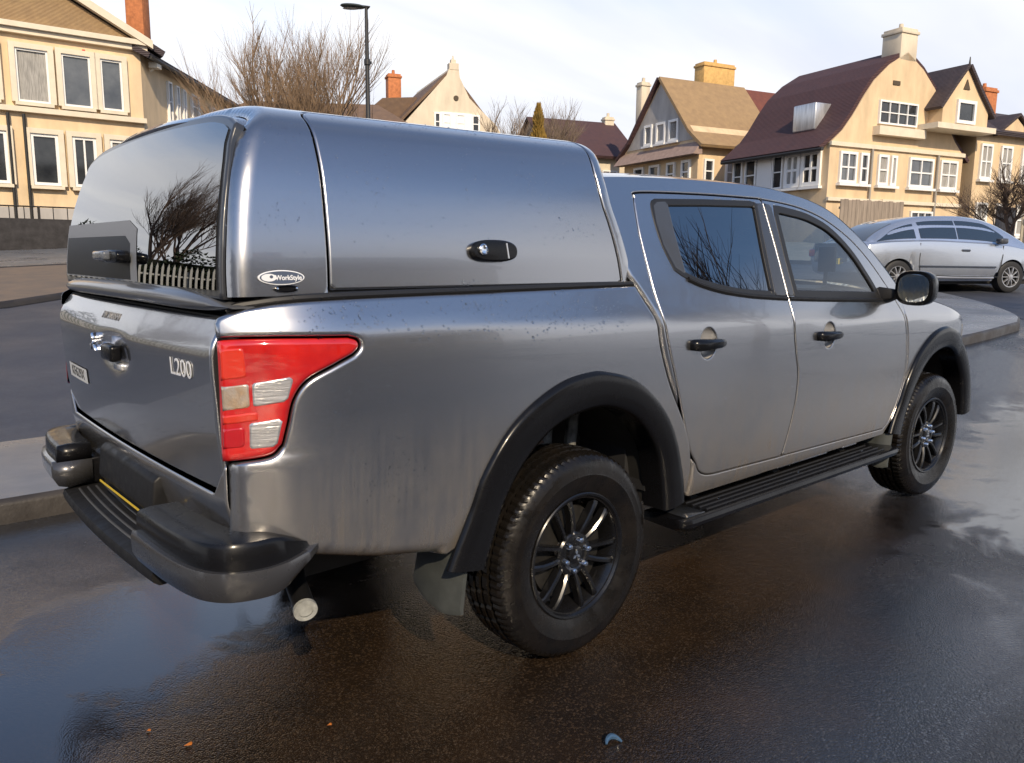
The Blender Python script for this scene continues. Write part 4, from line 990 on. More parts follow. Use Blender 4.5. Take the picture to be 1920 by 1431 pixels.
# ------------------------------------------------------------------ rain standing on the paint and glass
def water_beads():
    g = random.Random(17); V = []; F = []
    def bead(p, n, r):
        p = Vector(p); n = Vector(n).normalized(); u = n.orthogonal().normalized(); v = n.cross(u); k = len(V); a0 = g.uniform(0, 6.28); el = g.uniform(1., 1.5)
        for rr, h in ((1., -.05), (.74, .42)):
            for i in range(6):
                q = a0+i*math.pi/3; V.append(p+(u*math.cos(q)+v*math.sin(q)*el)*r*rr+n*r*h)
        V.append(p+n*r*.62)
        for i in range(6):
            j = (i+1) % 6; F.append((k+i, k+j, k+6+j, k+6+i)); F.append((k+6+i, k+6+j, k+12))
    def field(n, pick, surf, rmin, rmax):
        cl = [pick() for _ in range(max(6, n//28))]
        for i in range(n):
            u, v = pick()
            if g.random() < .65: c = g.choice(cl); u, v = c[0]+g.gauss(0, .05), c[1]+g.gauss(0, .03)
            p = surf(np.array([u]), np.array([v]))[0]; pu = surf(np.array([u+.002]), np.array([v]))[0]-p; pv = surf(np.array([u]), np.array([v+.002]))[0]-p
            nn = np.cross(pu, pv); nn = nn if nn[1]+.0 < 0 or nn[2] > abs(nn[1]) else -nn
            bead(p, nn, g.uniform(rmin, rmax)*(1.6 if g.random() < .06 else 1))
    field(520, lambda: (g.uniform(-1.0, .2), g.uniform(1.17, 1.275)), PR(), .0012, .0030)
    field(420, lambda: (g.uniform(-1.0, -.62), g.uniform(.72, 1.10)), PR(), .0008, .0020)
    field(300, lambda: (g.uniform(.75, 2.3), g.uniform(.62, 1.15)), PR(), .0010, .0022)
    field(420, lambda: (g.uniform(-.85, .1), g.uniform(.12, .62)), PC, .0009, .0022)
    field(160, lambda: (g.uniform(-1.09, -.93), g.uniform(.08, .50)), PC, .0008, .0018)
    m = mat('rain_beads', (.9, .95, 1.), rough=.0, trans=1., ior=1.33); o = mesh_obj('water_beads', V, F, m, truck, smooth=True); tag(o, kind='stuff')
water_beads()
# ================================================================== ground
CAMXY = np.array([-1.9326, -2.6949]); VD = np.array([math.cos(R(48.6386)), math.sin(R(48.6386))])
def gh(x, y):
    """height of the ground: level round the truck, climbing 7.5% up the street beyond it"""
    s = (x-CAMXY[0])*VD[0]+(y-CAMXY[1])*VD[1]; t = np.maximum(0, np.asarray(s, float)-6)
    h = np.where(t < 2, t*t/4, t-1)
    h = np.where(h > 30, 30+8*(1-np.exp(-(h-30)/8)), h)
    return .075*h
def asphalt_mat():
    m = bpy.data.materials.new('wet_asphalt'); m.use_nodes = True; t = m.node_tree; b = t.nodes['Principled BSDF']; L = t.links.new
    tc = N(t, 'ShaderNodeTexCoord'); O = tc.outputs['Object']
    def noise(sc, det=4., rg=.6, dist=0., vec=None):
        n = N(t, 'ShaderNodeTexNoise', i_Scale=sc, i_Detail=det, i_Roughness=rg, i_Distortion=dist); L(vec or O, n.inputs['Vector']); return n.outputs['Fac']
    def mrange(v, a, b_, c=0., d=1., smooth=True):
        n = N(t, 'ShaderNodeMapRange', interpolation_type='SMOOTHSTEP' if smooth else 'LINEAR')
        for k, q in (('From Min', a), ('From Max', b_), ('To Min', c), ('To Max', d)): n.inputs[k].default_value = q
        L(v, n.inputs['Value']); return n.outputs[0]
    def mth(op, a, b_=None, clamp=False):
        n = N(t, 'ShaderNodeMath', operation=op, use_clamp=clamp)
        for i, q in enumerate((a, b_)):
            if q is None: continue
            if isinstance(q, (int, float)): n.inputs[i].default_value = q
            else: L(q, n.inputs[i])
        return n.outputs[0]
    def mixc(f, a, b_):
        n = N(t, 'ShaderNodeMix', data_type='RGBA')
        for k, q in (('A', a), ('B', b_)):
            if isinstance(q, tuple): n.inputs[k].default_value = (*q, 1)
            else: L(q, n.inputs[k])
        L(f, n.inputs['Factor']); return n.outputs['Result']
    sx = N(t, 'ShaderNodeSeparateXYZ'); L(O, sx.inputs[0])
    def ell(cx, cy, rx, ry, an, rag):
        ca, sa = math.cos(R(an)), math.sin(R(an)); dx = mth('SUBTRACT', sx.outputs['X'], cx); dy = mth('SUBTRACT', sx.outputs['Y'], cy)
        u = mth('DIVIDE', mth('ADD', mth('MULTIPLY', dx, ca), mth('MULTIPLY', dy, sa)), rx); v = mth('DIVIDE', mth('SUBTRACT', mth('MULTIPLY', dy, ca), mth('MULTIPLY', dx, sa)), ry)
        return mth('ADD', mth('SQRT', mth('ADD', mth('MULTIPLY', u, u), mth('MULTIPLY', v, v))), rag)
    # colour: dark binder, warm and pale stones, brown tone
    agg = N(t, 'ShaderNodeTexVoronoi', feature='F1', i_Scale=170.); L(O, agg.inputs['Vector'])
    sep = N(t, 'ShaderNodeSeparateColor'); L(agg.outputs['Color'], sep.inputs[0])
    c = mixc(mrange(noise(1.3, 6.), .35, .68), (.014, .0095, .0065), (.030, .0175, .0095))
    c = mixc(mrange(sep.outputs['Red'], .70, 1.0, 0., .75), c, (.062, .040, .024))
    c = mixc(mrange(sep.outputs['Green'], .93, 1.0, 0., .55), c, (.075, .055, .040))
    c = mixc(mrange(noise(14., 5.), .52, .8, 0., .7), c, (.010, .0075, .006))
    # truck's reflection put into the colour as brown; blue-black where sky reflects
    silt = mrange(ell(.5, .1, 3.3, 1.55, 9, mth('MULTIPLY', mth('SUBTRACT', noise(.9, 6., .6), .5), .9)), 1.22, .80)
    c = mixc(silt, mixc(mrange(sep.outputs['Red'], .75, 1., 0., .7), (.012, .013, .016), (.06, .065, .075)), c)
    # water film: wide patches
    mp = N(t, 'ShaderNodeMapping'); mp.inputs['Rotation'].default_value = (0, 0, R(12)); mp.inputs['Scale'].default_value = (1., 1.7, 1.); L(O, mp.inputs[0])
    film = noise(.42, 5., .55, .6, mp.outputs[0])
    wet = mrange(film, .30, .54)
    # standing water: hollows with a ragged, feathered margin
    rag = mth('MULTIPLY', mth('SUBTRACT', noise(2.6, 7., .62, .5), .5), 1.5); pud = None
    for e_ in ((-1.95, .12, .85, .50, -30), (-.95, .40, .85, .50, 18), (5.3, -1.30, 3.3, 1.10, 6), (3.0, -3.0, 1.5, .45, -12)):
        q = mrange(ell(*e_, rag), 1.12, .72)
        pud = q if pud is None else mth('MAXIMUM', pud, q)
    wet = mth('MAXIMUM', wet, pud)
    c = mixc(mth('MULTIPLY', pud, .7), c, (.008, .007, .007))
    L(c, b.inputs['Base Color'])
    rg = mth('ADD', mrange(wet, 0, 1, .36, .07, False), mth('MULTIPLY', noise(38., 3.), .11)); L(mth('MULTIPLY', rg, mrange(pud, 0, 1, .92, .22, False)), b.inputs['Roughness'])
    L(mrange(wet, 0, 1, .5, 1.0, False), b.inputs['Specular IOR Level']); b.inputs['IOR'].default_value = 1.56
    # relief: stones and pores, drowned where the film is thick
    hgt = mth('ADD', mth('MULTIPLY', agg.outputs['Distance'], -1.2), mth('MULTIPLY', noise(210., 3.), .8))
    hgt = mth('ADD', hgt, mth('MULTIPLY', noise(18., 3.), .6))
    amp = mth('MULTIPLY', mrange(wet, 0, 1, .8, .27, False), mrange(pud, 0, 1, 1., .22, False))
    bp = N(t, 'ShaderNodeBump', i_Distance=.004); L(amp, bp.inputs['Strength']); L(hgt, bp.inputs['Height']); L(bp.outputs[0], b.inputs['Normal'])
    return m
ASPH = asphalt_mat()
def build_ground():
    ss = [-400, -120, -40, -15, -6, 0, 4, 6]+[6.25+.25*i for i in range(8)]+list(range(9, 40))+[44, 48, 56, 70, 100, 160, 400]
    ll = [-400, -150, -70]+list(range(-50, 51, 4))+[70, 150, 400]; lat = np.array([-VD[1], VD[0]])
    V = []; F = []
    for s in ss:
        for l in ll:
            p = CAMXY+VD*s+lat*l; V.append((p[0], p[1], float(gh(p[0], p[1]))))
    n = len(ll)
    for i in range(len(ss)-1):
        for j in range(n-1): F.append((i*n+j, (i+1)*n+j, (i+1)*n+j+1, i*n+j+1)[::-1])
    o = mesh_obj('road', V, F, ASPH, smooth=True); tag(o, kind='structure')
    bm = bmesh.new(); bm.from_mesh(o.data); bmesh.ops.recalc_face_normals(bm, faces=bm.faces)
    if sum(f.normal.z for f in bm.faces) < 0: bmesh.ops.reverse_faces(bm, faces=bm.faces)
    bm.to_mesh(o.data); bm.free()
def slab(name, poly, h, mtop, mside, step=.8, rnd=.02, z0=-.15, kind='structure'):
    """raised paving draped on the ground: flat top, rounded kerb edge"""
    O = dense(poly, step); inn = np.array(off2([tuple(p) for p in O], -rnd)); inn2 = np.array(off2([tuple(p) for p in O], -rnd*.35))
    lo, hi = O.min(0), O.max(0); g = np.array([(a, b) for a in np.arange(lo[0], hi[0], step*1.5) for b in np.arange(lo[1], hi[1], step*1.5)])
    g = g[inside(inn, g)] if len(g) else g
    if len(g): g = g[dist_poly(inn, g, True)[0] > step*.3]
    n = len(inn); vc = [Vector((float(a), float(b))) for a, b in list(inn)+list(g)]
    r = delaunay_2d_cdt(vc, [(i, (i+1) % n) for i in range(n)], [], 0, 1e-6)
    UV = np.array([(v.x, v.y) for v in r[0]]); T = [t for t in r[2] if inside(inn, UV[list(t)].mean(0)[None])[0]]
    mb = MB(); mb.add([(a, b, float(gh(a, b))+h) for a, b in UV], T, 0)
    rings = [[(a, b, float(gh(a, b))+h) for a, b in inn], [(a, b, float(gh(a, b))+h-rnd*.35) for a, b in inn2], [(a, b, float(gh(a, b))+h-rnd) for a, b in O], [(a, b, float(gh(a, b))+z0) for a, b in O]]
    mb.loft(rings, cap=False, mi=1)
    o = mb.build(name, [mtop, mside]); tag(o, kind=kind); o.data.polygons.foreach_set('use_smooth', [True]*len(o.data.polygons)); o.data.set_sharp_from_angle(angle=R(50)); return o
PAVE = mat('damp_grey_paving', (.13, .138, .155), rough=.35, rvar=.15, rscale=1.2, var=.22, var_scale=1.1, bump=.3, bump_scale=60, bump_dist=.003)
KERB = mat('dirty_kerb_stone', (.032, .028, .026), rough=.5, rvar=.18, rscale=3., var=.4, var_scale=3., bump=.4, bump_scale=40, bump_dist=.004)
VERGE = mat('sandy_verge', (.12, .10, .085), rough=.85, var=.45, var_scale=2., var2=(.19, .14, .10), bump=.5, bump_scale=30, bump_dist=.01)
def build_pavements():
    isl = spline([(-14, 2.02), (-5, 1.98), (-1.2, 2.02), (4, 1.88), (9.3, 1.30), (11.6, 1.22)], 5)+spline([(11.6, 1.22), (12.5, 1.55), (13.8, 2.55), (14.9, 3.9), (15.2, 4.8), (14.0, 5.2)], 5)[1:]+[(10, 4.4), (5, 3.75), (-1, 3.55), (-14, 3.5)]
    slab('pavement_island', isl, .13, PAVE, KERB, .7, .035)
    # gutter drain line by the kerb is part of the road; far side: sandy verge then footway in front of the houses
    ver = [(-16, 12.2), (-4, 12.5), (0.5, 12.85), (1.7, 13.7), (3.6, 14.9), (9, 17.6), (16, 19.0), (26, 19.5), (26, 24), (12, 22.5), (4, 19.8), (-16, 18.2)]
    slab('verge', ver, .10, VERGE, KERB, 1.2, .05)
    far = [(-16, 18.2), (4, 19.8), (12, 22.5), (26, 24), (26, 34), (12, 30), (4, 25.6), (-16, 25.4)]
    slab('footway', [(a, b-.01) for a, b in far], .12, PAVE, KERB, 1.5, .04)
    rp = [(24, 2), (19.5, 9.5), (20.5, 13), (27, 15), (34, 11), (44, 7), (44, -2)]
    slab('footway', rp, .12, mat('dry_footway', (.24, .225, .20), .7, var=.25, var_scale=1.5), KERB, 1.5, .04)
    cw = [(-40, 3.7), (-1, 3.75), (5, 3.95), (10, 4.6), (13.6, 5.4), (15.0, 5.3), (15.5, 4.6), (15.1, 3.7), (13.9, 2.35), (12.6, 1.35), (12.0, 1.0), (30, -3), (25, 2), (19.6, 9.4), (20.4, 13), (26, 19.3), (16, 18.8), (9, 17.4), (3.6, 14.7), (1.7, 13.5), (.5, 12.65), (-4, 12.3), (-40, 11.6)]
    O = dense(cw, .9); lo, hi = O.min(0), O.max(0); g = np.array([(a, b) for a in np.arange(lo[0], hi[0], 1.4) for b in np.arange(lo[1], hi[1], 1.4)]); g = g[inside(O, g)]; g = g[dist_poly(O, g, True)[0] > .4]
    n = len(O); r = delaunay_2d_cdt([Vector((float(a), float(b))) for a, b in list(O)+list(g)], [(i, (i+1) % n) for i in range(n)], [], 0, 1e-6); UV = np.array([(v.x, v.y) for v in r[0]])
    o = mesh_obj('carriageway', [(a, b, float(gh(a, b))+.006) for a, b in UV], [t for t in r[2] if inside(O, UV[list(t)].mean(0)[None])[0]], mat('damp_blue_grey_asphalt', (.045, .050, .066), rough=.55, rvar=.10, rscale=.8, var=.3, var_scale=38., bump=.7, bump_scale=120, bump_dist=.006), smooth=True); tag(o, kind='structure')
build_ground(); build_pavements()
# small litter on the wet road
def litter():
    lm = mat('orange_leaf', (.42, .13, .02), .6); rng = random.Random(8)
    for i, (x, y, s_) in enumerate(((-1.235, -.505, .011), (-.878, -.680, .007), (-1.30, -.36, .006))):
        mb = MB(); pts = [(x+s_*(1+.3*math.sin(3*a))*math.cos(a), y+s_*(.8+.25*math.cos(2*a))*math.sin(a), .004+.002*math.sin(a*2)) for a in [2*math.pi*k/9 for k in range(9)]]
        mb.add(pts+[(x, y, .009)], [(k, (k+1) % 9, 9) for k in range(9)]); o = mb.build('fallen_leaf', lm)
        tag(o, ('round orange leaf scrap lying on wet brown asphalt', 'small orange leaf scrap beside the exhaust on wet asphalt', 'tiny orange leaf scrap near the puddle edge')[i], 'leaf', 'leaf scraps on the road')
    mb = MB(); c = Vector((-.30, -1.315, .006)); pts = [c+Vector((.030*math.cos(a), .030*math.sin(a), 0))+Vector((0, 0, .012*math.sin((a-.4)/2.2*math.pi))) for a in np.linspace(.2, 2.4, 14)]
    mb.tube(pts, [.003+.006*math.sin(math.pi*i/13) for i in range(14)], 8); o = mb.build('plastic_scrap', mat('blue_plastic', (.04, .08, .14), .15, coat=.5), smooth=True); tag(o, 'curled blue plastic scrap lying on wet asphalt below the rear wheel', 'litter')
litter()
# ================================================================== houses
def wallmat(name, c, s=.17): return mat(name, c, rough=.85, var=s, var_scale=1.6, stretch=(1., 1., .35), bump=.25, bump_scale=18, bump_dist=.01)
CREAM = wallmat('cream_render', (.66, .51, .33)); TAN = wallmat('tan_render', (.62, .47, .30)); PALE = wallmat('pale_cream_render', (.62, .54, .42)); TRIM = mat('cream_trim', (.68, .60, .47), .6, var=.08, var_scale=3)
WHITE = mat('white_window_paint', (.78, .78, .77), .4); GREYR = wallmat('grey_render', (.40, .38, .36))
PANE = mat('dark_window_pane', (.012, .014, .017), rough=.05, spec=.8, var=.6, var_scale=1.2, var2=(.05, .055, .06)); PANE2 = mat('sky_lit_window_pane', (.05, .06, .075), rough=.03, spec=1., metal=.25, var=.7, var_scale=.9, var2=(.16, .17, .18)); CURT = mat('net_curtain', (.30, .29, .27), .6, var=.4, var_scale=5, stretch=(6, 6, .5))
def roofmat(name, c, c2, f=5.):
    m = mat(name, c, rough=.7, var=.3, var_scale=3.5, var2=c2)
    t = m.node_tree; b = t.nodes['Principled BSDF']; tc = N(t, 'ShaderNodeTexCoord'); br = N(t, 'ShaderNodeTexWave', wave_type='BANDS', bands_direction='Z', i_Scale=f, i_Distortion=.6, i_Detail=2.)
    t.links.new(tc.outputs['Object'], br.inputs['Vector']); bp = N(t, 'ShaderNodeBump', i_Strength=.6, i_Distance=.04); t.links.new(br.outputs['Fac'], bp.inputs['Height']); t.links.new(bp.outputs[0], b.inputs['Normal']); return m
SLATE = roofmat('dark_slate_roof', (.045, .035, .040), (.070, .052, .055)); REDT = roofmat('red_tile_roof', (.20, .062, .038), (.13, .045, .033)); BROWN = roofmat('brown_tile_roof', (.13, .085, .060), (.19, .12, .075)); TANR = roofmat('tan_shingle_roof', (.40, .27, .14), (.30, .20, .11), 8.)
MAROON = roofmat('maroon_tile_roof', (.085, .040, .040), (.060, .032, .036)); BRICK = mat('orange_brick', (.45, .16, .06), .8, var=.25, var_scale=7); YBRICK = mat('yellow_brick', (.58, .36, .13), .8, var=.2, var_scale=7)
class House:
    def __init__(s, name, label, pos, az, cat='house', group=None):
        s.root = empty(name, pos, R(az), label, cat, group)
    def wall_frame(s, wall):
        """(origin, along, outward) of a wall in the house's own frame"""
        return {'front': (Vector((0, 0, 0)), Vector((1, 0, 0)), Vector((0, -1, 0))), 'left': (Vector((s.x0, 0, 0)), Vector((0, 1, 0)), Vector((-1, 0, 0))), 'right': (Vector((s.x1, 0, 0)), Vector((0, 1, 0)), Vector((1, 0, 0)))}[wall]
    def body(s, x0, x1, d, ze, wm, za=None, ridge=None, prof=None, y0=0., cap=True):
        s.x0, s.x1, s.d = x0, x1, d
        mb = MB()
        if ridge == 'y':
            P = prof or [(x0, ze), ((x0+x1)/2, za), (x1, ze)]
            mb.prism([(x0, -1.)]+P+[(x1, -1.)], (y0, y0+d), 1)
        elif ridge == 'x':
            mb.prism([(y0, -1.), (y0, ze), (y0+d/2, za), (y0+d, ze), (y0+d, -1.)], (x0, x1), 0)
        else: mb.box((x0, y0, -1.), (x1, y0+d, ze))
        return mb.build('wall', wm, s.root)
    def roof(s, line, a, b, ax, m, th=.16, name='roof'):
        """slab following an open profile (across, z), extruded from a to b along axis ax"""
        up = []
        for i, p in enumerate(line):
            q0 = np.array(line[max(i-1, 0)]); q1 = np.array(line[min(i+1, len(line)-1)]); t = (q1-q0)/np.linalg.norm(q1-q0); n = np.array([-t[1], t[0]]); n = n if n[1] > 0 else -n
            up.append(tuple(np.array(p)+n*th))
        mb = MB(); n_ = len(line)
        for i in range(n_-1): mb.prism([line[i], line[i+1], up[i+1], up[i]], (a, b), ax)
        return mb.build(name, m, s.root)
    def box(s, name, a, b, m, parent=None, bevel=0.):
        mb = MB(); mb.box(a, b); return mb.build(name, m, parent or s.root, bevel=bevel)
    def chimney(s, x, y, w_, d, z0, z1, m, cap=TRIM, parent=None):
        mb = MB(); mb.box((x-w_/2, y-d/2, z0), (x+w_/2, y+d/2, z1-.22)); mb.box((x-w_/2-.05, y-d/2-.05, z1-.22), (x+w_/2+.05, y+d/2+.05, z1-.10)); mb.box((x-w_/2+.01, y-d/2+.01, z1-.10), (x+w_/2-.01, y+d/2-.01, z1))
        c = mb.build('chimney', m, parent or s.root, bevel=.01)
        p = MB(); p.revolve([(.09, z1), (.10, z1+.02), (.085, z1+.25), (.07, z1+.25), (.07, z1)], c=(x, y, 0), ax=2, n=10); p.build('chimney_pot', m, c) if parent is None else None
        return c
    def window(s, wall, u0, u1, z0, z1, nx=1, nz=1, fw=.07, fm=None, pm=None, surround=None, sill=True, dep=.10, off=0.):
        o, t, n = s.wall_frame(wall); o = o+n*off
        def pt(u, d, z): return tuple(o+t*u+n*d+Vector((0, 0, z)))
        def bx(mb, a0, a1, d0, d1, b0, b1):
            V = [pt(u, d, z) for z in (b0, b1) for d in (d0, d1) for u in (a0, a1)]
            mb.add(V, [(0, 1, 3, 2), (4, 6, 7, 5), (0, 4, 5, 1), (1, 5, 7, 3), (3, 7, 6, 2), (2, 6, 4, 0)])
        fm = fm or WHITE; s.k = getattr(s, 'k', len(s.root.name))+1; pm = pm or (PANE, PANE2, PANE, CURT, PANE2)[(s.k*7+int(u0*3)) % 5]
        mb = MB(); bx(mb, u0, u0+fw, .0, dep, z0, z1); bx(mb, u1-fw, u1, .0, dep, z0, z1); bx(mb, u0+fw, u1-fw, .0, dep-.004, z1-fw, z1); bx(mb, u0+fw, u1-fw, .0, dep-.004, z0, z0+fw)
        iw, ih = (u1-u0-2*fw), (z1-z0-2*fw); mw = fw*.6
        for i in range(1, nx): bx(mb, u0+fw+iw*i/nx-mw/2, u0+fw+iw*i/nx+mw/2, .0, dep-.012, z0+fw, z1-fw)
        for j in range(1, nz): bx(mb, u0+fw, u1-fw, .0, dep-.02, z0+fw+ih*j/nz-mw/2, z0+fw+ih*j/nz+mw/2)
        w_ = mb.build('window', fm, s.root)
        for i in range(nx):
            for j in range(nz):
                p = MB(); bx(p, u0+fw+iw*i/nx, u0+fw+iw*(i+1)/nx, .01, .03, z0+fw+ih*j/nz, z0+fw+ih*(j+1)/nz); p.build('pane', pm, w_)
        if surround:
            q = MB(); e = .16; bx(q, u0-e, u0, 0, dep+.06, z0-.02, z1+e); bx(q, u1, u1+e, 0, dep+.06, z0-.02, z1+e); bx(q, u0, u1, 0, dep+.056, z1, z1+e); q.build('surround', surround, w_)
        if sill:
            q = MB(); bx(q, u0-.08, u1+.08, 0, dep+.10, z0-.12, z0-.02); q.build('sill', fm if not surround else surround, w_)
        return w_

def left_house():
    h = House('cream_house', 'two-storey cream house with tan shingled gable and three upper windows', (2.73, 27.18, 1.35), -5)
    h.body(-4.0, 4.5, 9, 6.8, CREAM, 9.02, 'y')
    # shingled gable infill, cornice, verges, roof
    mb = MB(); mb.prism([(-3.8, 7.02), (.25, 9.10), (4.3, 7.02)], (-.10, -.02), 1); mb.build('shingled_gable', TANR, h.root)
    for z, p, t in ((6.70, .18, .16), (6.86, .30, .16)): h.box('cornice', (-4.2, -p, z), (4.7, .02, z+t), TRIM)
    for a, b in (((.25, 9.18), (4.85, 6.78)), ((.25, 9.18), (-4.35, 6.78))):
        mb = MB(); mb.prism([a, b, (b[0], b[1]+.26), (a[0], a[1]+.26)], (-.34, -.12), 1); mb.build('verge_board', TRIM, h.root)
    h.roof([(-4.7, 6.62), (.25, 9.20), (5.2, 6.62)], -.12, 9.3, 1, SLATE, .2)
    for u0, u1 in ((-.55, .30), (.84, 1.74), (2.11, 2.94), (3.23, 3.88)): h.window('front', u0, u1, 4.68, 6.28, 1, 1, .06, surround=TRIM, sill=True)
    h.box('string_course', (-4.0, -.20, 4.36), (4.55, 0, 4.52), TRIM)
    for u0, u1 in ((-.3, .45), (1.08, 1.86), (2.25, 2.96), (3.36, 3.95)): h.window('front', u0, u1, 2.14, 3.74, 1 if u0 < 2 or u0 > 3 else 2, 1, .09, surround=TRIM)
    h.box('plinth', (-4.0, -.14, -1), (4.55, 0, 1.42), GREYR)
    for u in (.52, .95):
        mb = MB(); mb.tube([(u, -.14, .2), (u, -.14, 4.3)], .05, 8); mb.build('drainpipe', mat('black_pipe', (.02, .02, .02), .5), h.root)
    h.box('alarm_box', (2.75, -.08, 6.42), (2.83, 0, 6.50), mat('red_box', (.5, .05, .03), .5))
    # angled wing
    g = House('cream_house_wing', 'long cream wing with a low dark slate roof stepping back from the gabled house', (7.20, 26.79, 1.35), 50, 'house wing')
    g.body(0, 15, 6, 6.62, CREAM, None, None, None)
    g.roof([(-.40, 6.45), (2.9, 7.95), (6.3, 6.45)], -.3, 15.3, 0, SLATE, .18)
    mb = MB(); mb.tube([(-.2, -.42, 6.50), (15.2, -.42, 6.50)], .07, 8); mb.build('gutter', mat('dark_gutter', (.03, .028, .027), .5), g.root)
    for a, b, z0, z1 in ((2.10, 2.45, 4.8, 6.2), (2.85, 3.15, 4.9, 6.2), (3.5, 3.8, 5.0, 6.2), (4.4, 5.2, 5.3, 6.2), (6.6, 7.6, 4.8, 6.1), (9, 10, 4.8, 6.1), (2.2, 3.2, 1.6, 3.2), (4.6, 5.6, 1.6, 3.2), (7.2, 8.2, 1.6, 3.2)): g.window('front', a, b, z0, z1, 1, 2, .06)
    mb = MB(); mb.tube([(.55, -.10, 6.2), (.55, -.30, 6.35)], .05, 8); mb.box((.38, -.42, 6.28), (.72, -.12, 6.46)); mb.build('wall_lamp', mat('pale_fitting', (.6, .55, .45), .5), g.root)
    g.chimney(2.9, 1.2, .62, .62, 6.9, 11.2, BRICK)
    # low dark wall with railing, and a shrub bed in front of the house
    f = empty('garden_fence', (2.73, 25.75, 1.33), R(-5), 'dark low brick wall with a thin black railing before the cream house', 'fence')
    mb = MB(); mb.box((-7, 0, -.4), (8.5, .24, 1.05)); mb.build('low_wall', mat('dark_stained_brick', (.030, .028, .030), .8, var=.5, var_scale=4), f)
    mb = MB(); mb.tube([(-7, .12, 1.42), (8.5, .12, 1.42)], .025, 6); mb.build('top_rail', SEAL, f)
    for i in range(40):
        x = -6.9+i*.39; mb = MB(); mb.tube([(x, .12, 1.03), (x, .12, 1.42)], .014 if i % 4 else .04, 5); mb.build('post', SEAL, f)
    s_ = empty('notice_board', (4.85, 25.40, 1.30), R(-5), 'white framed notice board standing against the dark low wall', 'sign')
    mb = MB(); mb.box((-.28, 0, .32), (.28, .05, 1.33)); mb.build('board', WHITE, s_)
    for z in (.40, .64, .88, 1.10): mb = MB(); mb.box((-.22, -.01, z), (.22, .0, z+.17)); mb.build('notice', mat('grey_notice', (.25, .28, .28), .4), s_)
    for x in (-.24, .24): mb = MB(); mb.box((x-.03, .005, -.3), (x+.03, .045, .33)); mb.build('leg', WHITE, s_)
left_house()

